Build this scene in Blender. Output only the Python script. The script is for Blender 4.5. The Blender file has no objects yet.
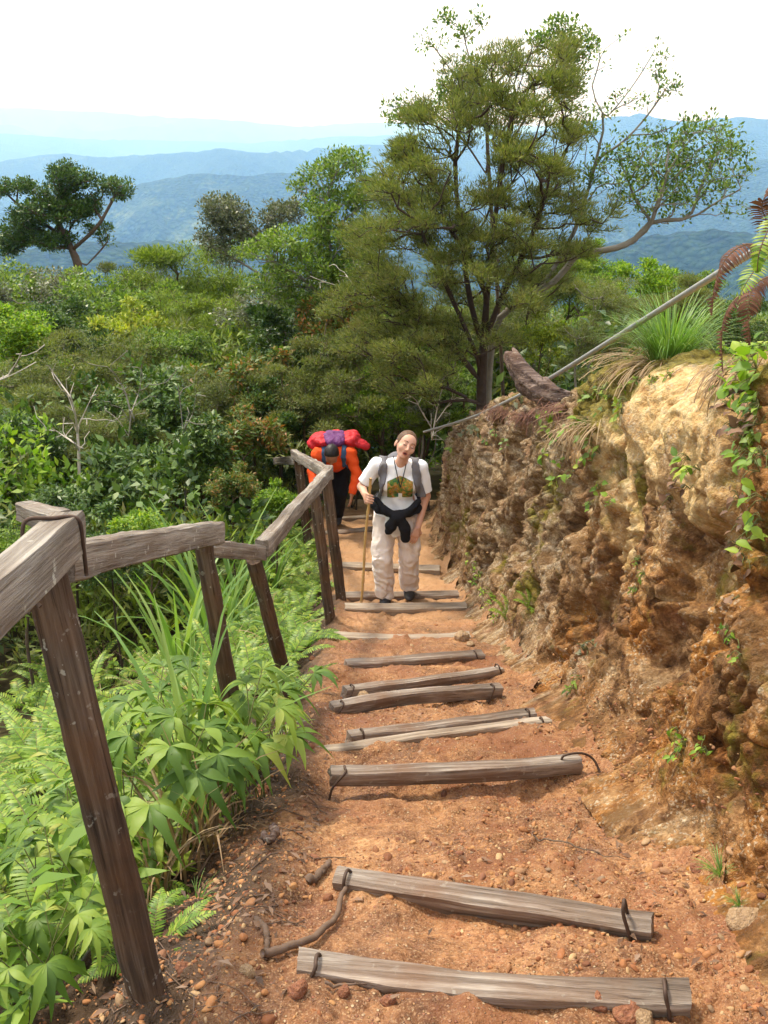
import bpy, math, random
import numpy as np
from mathutils import Vector, Matrix, Euler

random.seed(7)
RNG = np.random.default_rng(11)
R = math.radians
SC = bpy.context.scene
COL = SC.collection

# ------------------------------------------------------------------ camera, world, sun, exposure
PITCH = R(21.5)
FPX = 995.6
cam_d = bpy.data.cameras.new('camera')
cam = bpy.data.objects.new('camera', cam_d)
COL.objects.link(cam)
cam_d.sensor_fit = 'VERTICAL'
cam_d.sensor_height = 36.0
cam_d.lens = 35.0
cam_d.clip_start = 0.05
cam_d.clip_end = 120000
cam.location = (0, 0, 0)
cam.rotation_euler = (math.pi / 2 - PITCH, 0, 0)
SC.camera = cam

SUN_EL, SUN_AZ = R(60), R(-45)          # azimuth measured from +y towards +x; sun stands high, to the left
world = bpy.data.worlds.new('World')
SC.world = world
world.use_nodes = True
wn, wl = world.node_tree.nodes, world.node_tree.links
wn.clear()
w_out = wn.new('ShaderNodeOutputWorld')
w_bg = wn.new('ShaderNodeBackground')
w_bg2 = wn.new('ShaderNodeBackground')
w_mix = wn.new('ShaderNodeMixShader')
sky = wn.new('ShaderNodeTexSky')
sky.sky_type = 'NISHITA'
sky.sun_disc = False
sky.sun_elevation = SUN_EL
sky.sun_rotation = SUN_AZ
sky.air_density = 1.0
sky.dust_density = 2.0
w_tc = wn.new('ShaderNodeTexCoord')
w_noise = wn.new('ShaderNodeTexNoise')
w_noise.inputs['Scale'].default_value = 2.2
w_noise.inputs['Detail'].default_value = 5
w_map = wn.new('ShaderNodeMapping')
w_map.inputs['Scale'].default_value = (1, 1, 3.5)
w_ramp = wn.new('ShaderNodeMapRange')
w_ramp.inputs['From Min'].default_value = 0.25
w_ramp.inputs['From Max'].default_value = 0.6
w_ramp.inputs['To Min'].default_value = 0.72
w_ramp.inputs['To Max'].default_value = 1.0
wl.new(w_tc.outputs['Generated'], w_map.inputs['Vector'])
wl.new(w_map.outputs['Vector'], w_noise.inputs['Vector'])
wl.new(w_noise.outputs['Fac'], w_ramp.inputs['Value'])
wl.new(w_ramp.outputs['Result'], w_mix.inputs['Fac'])
wl.new(sky.outputs['Color'], w_bg.inputs['Color'])
w_bg.inputs['Strength'].default_value = 0.15
w_bg2.inputs['Color'].default_value = (1.0, 0.985, 0.97, 1)      # bright thin cloud cover
w_bg2.inputs['Strength'].default_value = 1.3
wl.new(w_bg.outputs[0], w_mix.inputs[1])
wl.new(w_bg2.outputs[0], w_mix.inputs[2])
wl.new(w_mix.outputs[0], w_out.inputs['Surface'])

sun_d = bpy.data.lights.new('sun', 'SUN')
sun_d.energy = 3.5
sun_d.angle = R(7)
sun_d.color = (1.0, 0.95, 0.86)
sun = bpy.data.objects.new('sun', sun_d)
COL.objects.link(sun)
sd = Vector((math.sin(SUN_AZ) * math.cos(SUN_EL), math.cos(SUN_AZ) * math.cos(SUN_EL), math.sin(SUN_EL)))
sun.rotation_euler = sd.to_track_quat('Z', 'Y').to_euler()

SC.view_settings.view_transform = 'Standard'
SC.view_settings.look = 'None'
SC.view_settings.exposure = 0.68
SC.view_settings.gamma = 1.0
SC.view_settings.use_curve_mapping = False
SC.render.engine = 'CYCLES'
cy = SC.cycles
cy.max_bounces = 6
cy.diffuse_bounces = 3
cy.glossy_bounces = 2
cy.transmission_bounces = 3
cy.transparent_max_bounces = 8
cy.volume_bounces = 4
cy.use_denoising = True
cy.denoiser = 'OPENIMAGEDENOISE'
cy.denoising_input_passes = 'RGB_ALBEDO_NORMAL'
cy.use_adaptive_sampling = True
cy.adaptive_threshold = 0.015
cy.sample_clamp_indirect = 6

# ------------------------------------------------------------------ numeric helpers
CP, SP = math.cos(PITCH), math.sin(PITCH)


def ray(px, py):
    u, v = (px - 384) / FPX, (512 - py) / FPX
    return np.array([u, CP + v * SP, -SP + v * CP])


def at(px, py, D):
    d = ray(px, py)
    return d * (D / d[1])


def _h(ix, iy, iz, seed):
    a = (ix.astype(np.int64) * 73856093) ^ (iy.astype(np.int64) * 19349663) ^ (iz.astype(np.int64) * 83492791) ^ (seed * 2654435761)
    a = (a ^ (a >> 13)) & 0xFFFFFFFF
    a = (a * 1274126177) & 0xFFFFFFFF
    a = (a ^ (a >> 16)) & 0xFFFFFFFF
    a = (a * 2246822519) & 0xFFFFFFFF
    a = a ^ (a >> 15)
    return (a & 0xFFFFFF) / float(0xFFFFFF)


def vnoise(P, seed=0):
    P = np.asarray(P, float)
    F = np.floor(P)
    f = P - F
    i = F.astype(np.int64)
    w = f * f * f * (f * (f * 6 - 15) + 10)
    out = 0
    for dx in (0, 1):
        wx = w[..., 0] if dx else 1 - w[..., 0]
        for dy in (0, 1):
            wy = w[..., 1] if dy else 1 - w[..., 1]
            for dz in (0, 1):
                wz = w[..., 2] if dz else 1 - w[..., 2]
                out = out + wx * wy * wz * _h(i[..., 0] + dx, i[..., 1] + dy, i[..., 2] + dz, seed)
    return out * 2 - 1


_RM = np.array(Euler((0.6, 0.9, 0.4)).to_matrix())


def fbm(P, oct=4, seed=0, gain=0.5):
    P = np.asarray(P, float)
    a, s, o = 1.0, 0, 0
    for k in range(oct):
        o = o + a * vnoise(P, seed + k)
        s += a
        a *= gain
        P = (P @ _RM) * 2.03 + 3.7
    return o / s


def worley(P, seed=0):
    P = np.asarray(P, float)
    i = np.floor(P).astype(np.int64)
    f1 = np.full(P.shape[:-1], 9.0)
    cid = np.zeros(P.shape[:-1])
    for dx in (-1, 0, 1):
        for dy in (-1, 0, 1):
            for dz in (-1, 0, 1):
                c = i + np.array([dx, dy, dz])
                q = np.stack([c[..., k] + _h(c[..., 0], c[..., 1], c[..., 2], seed + 11 * k) for k in range(3)], -1)
                d = np.sqrt(((q - P) ** 2).sum(-1))
                m = d < f1
                f1 = np.where(m, d, f1)
                cid = np.where(m, _h(c[..., 0], c[..., 1], c[..., 2], seed + 77), cid)
    return f1, cid


def sstep(a, b, x):
    t = np.clip((x - a) / (b - a), 0, 1)
    return t * t * (3 - 2 * t)


def nrm(v):
    v = np.asarray(v, float)
    return v / np.maximum(np.linalg.norm(v, axis=-1, keepdims=True), 1e-9)


# ------------------------------------------------------------------ mesh helpers
class MB:
    """collects numpy geometry: verts, faces of 3 or 4 corners, a material slot per face, one colour per vertex"""

    def __init__(self):
        self.v, self.f, self.m, self.c, self.n = [], [], [], [], 0

    def add(self, V, F, slot=0, col=None):
        V = np.asarray(V, float).reshape(-1, 3)
        F = np.asarray(F, np.int64)
        if len(F) == 0:
            return
        self.v.append(V)
        self.f.append(F + self.n)
        self.m.append(np.full(len(F), slot, np.int32))
        if col is None:
            col = np.ones((len(V), 3))
        self.c.append(np.broadcast_to(np.asarray(col, float), (len(V), 3)))
        self.n += len(V)

    def merge(self, other, M=None, off=None, slot_shift=0):
        """other: arrays() of a template"""
        V, Fs, Ms, C = other
        if M is not None:
            V = V @ np.asarray(M).T
        if off is not None:
            V = V + np.asarray(off)
        self.v.append(V)
        self.c.append(C)
        for F, m in zip(Fs, Ms):
            self.f.append(F + self.n)
            self.m.append(m + slot_shift)
        self.n += len(V)

    def arrays(self):
        V = np.concatenate(self.v)
        C = np.concatenate(self.c)
        t3 = [f for f in self.f if f.shape[1] == 3]
        t4 = [f for f in self.f if f.shape[1] == 4]
        m3 = [m for f, m in zip(self.f, self.m) if f.shape[1] == 3]
        m4 = [m for f, m in zip(self.f, self.m) if f.shape[1] == 4]
        Fs, Ms = [], []
        if t3:
            Fs.append(np.concatenate(t3)); Ms.append(np.concatenate(m3))
        if t4:
            Fs.append(np.concatenate(t4)); Ms.append(np.concatenate(m4))
        return V, Fs, Ms, C

    def mesh(self, name, mats, smooth=True, color=False):
        V, Fs, Ms, C = self.arrays()
        return mesh_np(name, V, Fs, Ms, C if color else None, mats, smooth)


def mesh_np(name, V, Fs, Ms, C, mats, smooth=True):
    me = bpy.data.meshes.new(name)
    me.vertices.add(len(V))
    me.vertices.foreach_set('co', np.ascontiguousarray(V, np.float32).ravel())
    loops = np.concatenate([f.ravel() for f in Fs]).astype(np.int32)
    sizes = np.concatenate([np.full(len(f), f.shape[1], np.int32) for f in Fs])
    starts = np.concatenate([[0], np.cumsum(sizes)[:-1]]).astype(np.int32)
    me.loops.add(len(loops))
    me.loops.foreach_set('vertex_index', loops)
    me.polygons.add(len(sizes))
    me.polygons.foreach_set('loop_start', starts)
    me.polygons.foreach_set('loop_total', sizes)
    me.polygons.foreach_set('material_index', np.concatenate(Ms).astype(np.int32))
    me.polygons.foreach_set('use_smooth', np.full(len(sizes), smooth, bool))
    if C is not None:
        at_ = me.color_attributes.new('tint', 'FLOAT_COLOR', 'POINT')
        c4 = np.ones((len(V), 4), np.float32)
        c4[:, :C.shape[1]] = C
        at_.data.foreach_set('color', c4.ravel())
    me.update(calc_edges=True)
    for m in (mats if isinstance(mats, (list, tuple)) else [mats]):
        me.materials.append(m)
    return me


def tag(o, label=None, cat=None, group=None, kind=None):
    if label: o['label'] = label
    if cat: o['category'] = cat
    if group: o['group'] = group
    if kind: o['kind'] = kind
    return o


def ob(name, me, parent=None, loc=None, rot=None, scale=None):
    o = bpy.data.objects.new(name, me)
    COL.objects.link(o)
    if parent is not None: o.parent = parent
    if loc is not None: o.location = tuple(float(c) for c in loc)
    if rot is not None: o.rotation_euler = rot
    if scale is not None:
        o.scale = (scale,) * 3 if np.isscalar(scale) else scale
    return o


def grid_faces(nu, nv, close_v=False):
    i = np.arange(nu - 1)[:, None]
    j = np.arange(nv if close_v else nv - 1)[None, :]
    j2 = (j + 1) % nv
    a = i * nv + j
    b = (i + 1) * nv + j
    c = (i + 1) * nv + j2
    d = i * nv + j2
    return np.stack([a, b, c, d], -1).reshape(-1, 4)


def tube(P, rad, n=8, cap=True, squash=1.0):
    """verts, quads (+ cap tris as degenerate quads) of a tube along polyline P"""
    P = np.asarray(P, float)
    k = len(P)
    rad = np.broadcast_to(np.asarray(rad, float), (k,))
    T = nrm(np.gradient(P, axis=0))
    ref = np.array([0.13, 0.21, 1.0])
    if abs(T[0] @ nrm(ref)) > 0.9: ref = np.array([1.0, 0.1, 0.05])
    N = nrm(ref - (ref @ T[0]) * T[0])
    Ns = [N]
    for i in range(1, k):
        N = N - (N @ T[i]) * T[i]
        N = N / max(np.linalg.norm(N), 1e-9)
        Ns.append(N)
    Ns = np.array(Ns)
    B = np.cross(T, Ns)
    a = np.linspace(0, 2 * math.pi, n, endpoint=False)
    V = P[:, None] + rad[:, None, None] * (np.cos(a)[None, :, None] * Ns[:, None] + squash * np.sin(a)[None, :, None] * B[:, None])
    V = V.reshape(-1, 3)
    F = grid_faces(k, n, True)
    if cap:
        V = np.concatenate([V, P[:1], P[-1:]])
        c0, c1 = k * n, k * n + 1
        j = np.arange(n)
        j2 = (j + 1) % n
        F = np.concatenate([F, np.stack([j2, j, np.full(n, c0), np.full(n, c0)], -1)[:, :4]])
        F = np.concatenate([F, np.stack([(k - 1) * n + j, (k - 1) * n + j2, np.full(n, c1), np.full(n, c1)], -1)])
        # the cap triangles repeat a corner: split them off as real triangles
        return V, F[:-2 * n], F[-2 * n:, :3]
    return V, F, np.zeros((0, 3), np.int64)


def add_tube(mb, P, rad, n=8, cap=True, slot=0, col=None, squash=1.0):
    V, F4, F3 = tube(P, rad, n, cap, squash)
    base = mb.n
    mb.add(V, F4, slot, col)
    if len(F3):
        mb.f.append(F3 + base)
        mb.m.append(np.full(len(F3), slot, np.int32))


def smooth_path(pts, n):
    pts = np.asarray(pts, float)
    t = np.linspace(0, len(pts) - 1, n)
    out = []
    for s in t:
        i = min(int(s), len(pts) - 2)
        f = s - i
        p0 = pts[max(i - 1, 0)]; p1 = pts[i]; p2 = pts[i + 1]; p3 = pts[min(i + 2, len(pts) - 1)]
        out.append(0.5 * ((2 * p1) + (-p0 + p2) * f + (2 * p0 - 5 * p1 + 4 * p2 - p3) * f * f + (-p0 + 3 * p1 - 3 * p2 + p3) * f ** 3))
    return np.array(out)


def frame(T, ref=(0, 0, 1)):
    """orthonormal frames for unit vectors T (n,3): side, up"""
    ref = np.broadcast_to(np.asarray(ref, float), T.shape)
    S = np.cross(T, ref)
    bad = np.linalg.norm(S, axis=-1) < 1e-3
    if bad.any():
        S[bad] = np.cross(T[bad], np.array([1.0, 0.2, 0]))
    S = nrm(S)
    return S, np.cross(S, T)


def surface_nets(f, lo, hi, h):
    """zero surface of the signed distance f(P) by surface nets, evaluated only in blocks near the surface"""
    lo, hi = np.array(lo, float), np.array(hi, float)
    B = 12
    nb = np.ceil((hi - lo) / (h * B)).astype(int) + 1
    n = nb * B + 1
    V = np.full(tuple(n), 1.0)
    cb = np.stack(np.meshgrid(*[np.arange(k) for k in nb], indexing='ij'), -1).reshape(-1, 3)
    cen = lo + (cb + 0.5) * B * h
    d = f(cen)
    act = cb[np.abs(d) < B * h * 0.5 * 1.75 + 0.05]
    V_in = cb[d <= -(B * h * 0.5 * 1.75 + 0.05)]
    for b in V_in:
        s = b * B
        V[s[0]:s[0] + B + 1, s[1]:s[1] + B + 1, s[2]:s[2] + B + 1] = -1
    loc = np.stack(np.meshgrid(*[np.arange(B + 1)] * 3, indexing='ij'), -1).reshape(-1, 3)
    for k in range(0, len(act), 60):
        bb = act[k:k + 60]
        P = lo + (bb[:, None] * B + loc[None]) * h
        vals = f(P.reshape(-1, 3)).reshape(len(bb), B + 1, B + 1, B + 1)
        for b, v in zip(bb, vals):
            s = b * B
            V[s[0]:s[0] + B + 1, s[1]:s[1] + B + 1, s[2]:s[2] + B + 1] = v
    s = V < 0
    c = [s[:-1, :-1, :-1], s[1:, :-1, :-1], s[:-1, 1:, :-1], s[1:, 1:, :-1], s[:-1, :-1, 1:], s[1:, :-1, 1:], s[:-1, 1:, 1:], s[1:, 1:, 1:]]
    cnt = sum(x.astype(np.int8) for x in c)
    ii = np.argwhere((cnt > 0) & (cnt < 8))
    idx = np.full(cnt.shape, -1, np.int64)
    idx[tuple(ii.T)] = np.arange(len(ii))
    acc = np.zeros((len(ii), 3)); num = np.zeros(len(ii))
    corners = np.array([[a, b_, c_] for c_ in (0, 1) for b_ in (0, 1) for a in (0, 1)])
    for e0 in range(8):
        for e1 in range(e0 + 1, 8):
            if np.abs(corners[e0] - corners[e1]).sum() != 1: continue
            a = ii + corners[e0]; b_ = ii + corners[e1]
            va = V[tuple(a.T)]; vb = V[tuple(b_.T)]
            m = (va < 0) != (vb < 0)
            t = np.where(m, va / np.where(m, va - vb, 1), 0)
            acc += np.where(m[:, None], a + t[:, None] * (b_ - a), 0)
            num += m
    verts = lo + acc / np.maximum(num, 1)[:, None] * h
    faces = []
    for ax in range(3):
        o1, o2 = [(1, 2), (2, 0), (0, 1)][ax]
        sl0 = [slice(None)] * 3; sl1 = [slice(None)] * 3
        sl0[ax] = slice(0, -1); sl1[ax] = slice(1, None)
        a, b_ = s[tuple(sl0)], s[tuple(sl1)]
        e = np.argwhere(a != b_)
        e = e[(e[:, o1] > 0) & (e[:, o2] > 0) & (e[:, o1] < V.shape[o1] - 1) & (e[:, o2] < V.shape[o2] - 1)]
        flip = s[tuple(e.T)]
        d1 = np.zeros(3, int); d1[o1] = 1
        d2 = np.zeros(3, int); d2[o2] = 1
        q = np.stack([idx[tuple((e - d1 - d2).T)], idx[tuple((e - d2).T)], idx[tuple(e.T)], idx[tuple((e - d1).T)]], -1)
        q[~flip] = q[~flip][:, ::-1]
        faces.append(q)
    F = np.concatenate(faces)
    F = F[(F >= 0).all(1)]
    return verts, F


def cap_sd(P, a, b, ra, rb):
    a, b = np.asarray(a, float), np.asarray(b, float)
    ab = b - a
    t = np.clip(((P - a) @ ab) / max(ab @ ab, 1e-12), 0, 1)
    return np.linalg.norm(P - a - t[:, None] * ab, axis=1) - (ra + (rb - ra) * t)


def ell_sd(P, c, r, M=None):
    q = P - np.asarray(c, float)
    if M is not None: q = q @ M
    r = np.asarray(r, float)
    k0 = np.linalg.norm(q / r, axis=1)
    k1 = np.linalg.norm(q / (r * r), axis=1)
    return k0 * (k0 - 1) / np.maximum(k1, 1e-6)


def smin(a, b, k):
    h = np.clip(0.5 + 0.5 * (b - a) / k, 0, 1)
    return b * (1 - h) + a * h - k * h * (1 - h)


# ------------------------------------------------------------------ materials
class NT:
    def __init__(self, name):
        self.mat = bpy.data.materials.new(name)
        self.mat.use_nodes = True
        self.t = self.mat.node_tree
        self.t.nodes.clear()
        self.out = self.t.nodes.new('ShaderNodeOutputMaterial')

    def n(self, typ, **kw):
        nd = self.t.nodes.new('ShaderNode' + typ)
        ins = kw.pop('ins', {})
        for k, v in kw.items(): setattr(nd, k, v)
        for k, v in ins.items(): self.put(nd, k, v)
        return nd

    def put(self, nd, k, v):
        s = nd.inputs[k]
        if isinstance(v, bpy.types.NodeSocket):
            self.t.links.new(v, s)
        elif isinstance(v, bpy.types.Node):
            self.t.links.new(v.outputs[0], s)
        else:
            if isinstance(v, tuple) and len(v) == 3 and s.type == 'RGBA': v = v + (1,)
            s.default_value = v

    def coord(self, kind='Object', scale=(1, 1, 1), rot=(0, 0, 0)):
        tc = self.n('TexCoord')
        return self.n('Mapping', ins={'Vector': tc.outputs[kind], 'Scale': scale, 'Rotation': rot}).outputs[0]

    def noise(self, vec, scale, detail=4, rough=0.55, dist=0.0):
        return self.n('TexNoise', ins={'Vector': vec, 'Scale': scale, 'Detail': detail, 'Roughness': rough, 'Distortion': dist}).outputs['Fac']

    def vor(self, vec, scale, out='Distance', feature='F1', rnd=1.0):
        return self.n('TexVoronoi', feature=feature, ins={'Vector': vec, 'Scale': scale, 'Randomness': rnd}).outputs[out]

    def ramp(self, fac, stops, interp='LINEAR'):
        r = self.n('ValToRGB')
        r.color_ramp.interpolation = interp
        el = r.color_ramp.elements
        while len(el) < len(stops): el.new(0.5)
        for e, (p, c) in zip(el, stops):
            e.position = p
            e.color = tuple(c) + (1,) if len(c) == 3 else c
        self.put(r, 'Fac', fac)
        return r.outputs[0]

    def mix(self, fac, a, b, mode='MIX'):
        m = self.n('Mix', data_type='RGBA', blend_type=mode)
        m.clamp_factor = True
        for idx, v in ((0, fac), (6, a), (7, b)):
            s = m.inputs[idx]
            if isinstance(v, (tuple, list)): s.default_value = tuple(v) + (1,) if len(v) == 3 else tuple(v)
            elif isinstance(v, (int, float)): s.default_value = v
            else: self.t.links.new(v, s)
        return m.outputs[2]

    def math(self, op, a, b=0.0, c=None):
        m = self.n('Math', operation=op)
        for i, v in enumerate((a, b) if c is None else (a, b, c)):
            if isinstance(v, (int, float)): m.inputs[i].default_value = v
            else: self.t.links.new(v, m.inputs[i])
        return m.outputs[0]

    def rng(self, v, a, b, c=0.0, d=1.0):
        return self.n('MapRange', ins={'Value': v, 'From Min': a, 'From Max': b, 'To Min': c, 'To Max': d}).outputs[0]

    def bump(self, h, strength=0.5, dist=0.02, nrm_=None):
        b = self.n('Bump', ins={'Height': h, 'Strength': strength, 'Distance': dist})
        if nrm_ is not None: self.put(b, 'Normal', nrm_)
        return b.outputs[0]

    def bsdf(self, color, rough=0.8, normal=None, spec=0.3, **kw):
        b = self.n('BsdfPrincipled', ins={'Base Color': color, 'Roughness': rough, 'Specular IOR Level': spec})
        for k, v in kw.items(): self.put(b, k, v)
        if normal is not None: self.put(b, 'Normal', normal)
        return b.outputs[0]

    def done(self, sh):
        self.t.links.new(sh, self.out.inputs['Surface'])
        return self.mat


def leaf_mat(name, stops, trans=0.35, rough=0.5, spec=0.35, patch=None, patch_scale=0.6):
    """leaf colour: random per leaf through a ramp, broken up by a slow noise; thin translucent sheet"""
    g = NT(name)
    rnd = g.n('NewGeometry').outputs['Random Per Island']
    oi = g.n('ObjectInfo').outputs['Random']
    pos = g.coord('Object')
    slow = g.noise(pos, patch_scale * 4, 2)
    f = g.math('ADD', g.math('MULTIPLY', rnd, 0.7), g.math('MULTIPLY', slow, 0.45))
    f = g.math('ADD', f, g.math('MULTIPLY', g.math('SUBTRACT', oi, 0.5), 0.18))
    c = g.ramp(g.math('SUBTRACT', f, 0.08), stops)
    if patch is not None:
        m = g.rng(g.noise(pos, patch_scale * 9, 2), 0.55, 0.68)
        c = g.mix(g.math('MULTIPLY', m, 0.75), c, patch)
    b = g.bsdf(c, rough, spec=spec)
    tr = g.n('BsdfTranslucent', ins={'Color': g.mix(1.0, c, (1.25, 1.35, 0.6), 'MULTIPLY')}).outputs[0]
    return g.done(g.n('MixShader', ins={0: trans, 1: b, 2: tr}).outputs[0])


def wood_mat(name, c_dark, c_mid, c_light, axis=0, lichen=0.0, brown=0.0, rough=0.8):
    g = NT(name)
    sc = [9, 9, 9]
    sc[axis] = 0.55
    v = g.coord('Object', tuple(sc))
    w = g.noise(v, 3.0, 6, 0.62, 0.6)
    sc2 = [60, 60, 60]; sc2[axis] = 1.3
    fine = g.noise(g.coord('Object', tuple(sc2)), 1.6, 5, 0.7, 0.3)
    big = g.noise(g.coord('Object'), 2.3, 3)
    c = g.ramp(g.math('ADD', g.math('MULTIPLY', w, 0.6), g.math('MULTIPLY', fine, 0.4)),
               [(0.34, c_dark), (0.49, c_mid), (0.63, c_light)])
    c = g.mix(g.rng(big, 0.35, 0.7, 0, 0.55), c, g.mix(1.0, c, (0.7, 0.6, 0.52), 'MULTIPLY'))
    if lichen:
        sp = g.rng(g.noise(g.coord('Object'), 38, 3), 0.62, 0.66)
        sp = g.math('MULTIPLY', sp, g.rng(g.noise(g.coord('Object'), 5, 2), 0.5, 0.6))
        c = g.mix(g.math('MULTIPLY', sp, lichen), c, (0.55, 0.55, 0.48))
    if brown:
        c = g.mix(g.rng(g.noise(g.coord('Object'), 6, 4), 0.42, 0.7, 0, brown), c, (0.16, 0.075, 0.035))
    crack = g.rng(fine, 0.40, 0.34)
    c = g.mix(g.math('MULTIPLY', crack, 0.7), c, tuple(x * 0.35 for x in c_dark))
    nb = g.bump(g.math('ADD', w, g.math('MULTIPLY', fine, 1.2)), 0.85, 0.008)
    return g.done(g.bsdf(c, rough, nb, 0.25))


def plain(name, color, rough=0.8, var=0.2, scale=20, bump=0.3, bdist=0.004, spec=0.3, **kw):
    g = NT(name)
    v = g.coord('Object')
    nz = g.noise(v, scale, 4)
    c = g.mix(nz, tuple(x * (1 - var) for x in color), tuple(min(1, x * (1 + var)) for x in color))
    return g.done(g.bsdf(c, rough, g.bump(nz, bump, bdist), spec, **kw))

# ------------------------------------------------------------------ the lie of the land (camera eye is the origin)
_py = np.array([-60, -20, -3, 0.0, 1.0, 1.67, 2.13, 3.17, 3.84, 4.37, 4.82, 5.3, 6.1, 7.7, 8.2, 9.3, 11.0, 11.8, 13.0, 16.0, 20, 30, 45, 80, 150, 400, 1500])
_pz = np.array([18, 5.0, -1.1, -1.45, -1.6, -1.76, -1.92, -2.29, -2.53, -2.72, -2.88, -3.05, -3.32, -3.87, -4.03, -4.26, -4.56, -4.69, -5.1, -6.0, -7.1, -9.6, -14.5, -36, -75, -150, -260])
_yy = np.linspace(-60, 60, 6001)
_zz = np.interp(_yy, _py, _pz)
_ker = np.hanning(31); _ker /= _ker.sum()
_zz = np.convolve(np.pad(_zz, 15, mode='edge'), _ker, 'valid')


def zp(y):
    y = np.asarray(y, float)
    return np.where(y < 55, np.interp(y, _yy, _zz), np.interp(y, _py, _pz))


def xc(y):
    return np.interp(y, [-3, 0, 5, 7.7, 9.3, 11, 11.8, 14, 20, 40], [0.25, 0.25, 0.22, 0.2, 0.06, -0.1, -0.25, -1.0, -3.0, -9])


def xfoot(y):
    return np.interp(y, [-3, 0, 1.7, 2.55, 3.85, 6, 9.3, 10.5, 12, 14, 20, 40], [1.1, 1.0, 0.90, 0.82, 0.80, 0.74, 0.62, 0.55, 0.55, 0.7, 1.2, 3])


def bankW(y):
    return np.interp(y, [0, 1, 2, 3, 4, 5, 7.5, 9, 11, 12.5, 14, 20], [0.35, 0.32, 0.38, 0.55, 0.68, 0.52, 0.40, 0.36, 0.28, 0.5, 1.0, 2.0])


def bankH(y):
    return np.interp(y, [0, 1, 2, 2.6, 3.2, 4, 5, 6, 7.5, 9, 11, 12, 13, 14, 18], [1.45, 1.5, 1.55, 1.62, 1.58, 1.66, 1.74, 1.76, 1.82, 1.78, 1.30, 1.1, 0.9, 0.7, 0.3])


_bu = np.array([0, .10, .2, .34, .46, .58, .70, .82, .92, 1.0])
_bx = np.array([0, .14, .26, .38, .45, .52, .62, .76, .90, 1.0])
_bz = np.array([0, .05, .14, .34, .52, .70, .84, .93, .975, 1.0])


def land(x, y):
    """smooth height of the slope at x, y (left verge, trail, cut bank, top of the bank)"""
    x, y = np.asarray(x, float), np.asarray(y, float)
    z0 = zp(y)
    w = 0.58
    dl = np.clip(xc(y) - w - x, 0, None)
    left = -(0.50 * np.minimum(dl, 1.2) + 0.26 * np.clip(dl - 1.2, 0, 9) + 0.10 * np.clip(dl - 10.2, 0, 60))
    t = (x - xfoot(y)) / bankW(y)
    rise = np.interp(np.clip(t, 0, 1), _bx, _bz) * bankH(y)
    dr = np.clip(x - xfoot(y) - bankW(y), 0, None)
    right = rise + 0.03 * np.minimum(dr, 0.6) - 0.10 * np.clip(dr - 0.6, 0, 1.5) - 0.16 * np.clip(dr - 2.1, 0, 12)
    fade = sstep(60, 14, y)
    return z0 + (left + right) * fade


def hit(px, py, lift=0.0, off=0.0):
    """where the sight line through a pixel meets the land (used to survey positions)"""
    d = ray(px, py)
    D = np.linspace(0.7, 40, 8000)
    P = D[:, None] * d / d[1]
    dz = P[:, 2] - (land(P[:, 0] + off, P[:, 1]) + lift)
    k = np.argmax(dz < 0)
    return P[k]


def trail_edge(y):
    y = np.asarray(y, float)
    o = np.zeros_like(y)
    return xfoot(y) + 0.03 + 0.09 * fbm(np.stack([y * 4.5, o, o + 2.0], -1), 4, 83, 0.65)


def rough_path(P):
    """relief of bare trodden earth, metres"""
    a = 0.045 * fbm(P * np.array([1.6, 1.6, 1.6]), 3, 5)
    n8 = fbm(P * 7, 4, 15)
    b = 0.030 * n8 - 0.012 * sstep(0.06, 0.0, np.abs(fbm(P * np.array([3.2, 1.6, 3.2]) + 5, 3, 19)))
    f1, _ = worley(P * 26, 31)
    c = 0.009 * np.clip(0.45 - f1, 0, 1) / 0.45
    d = 0.004 * fbm(P * 60, 2, 41)
    return a + b + c + d


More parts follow.
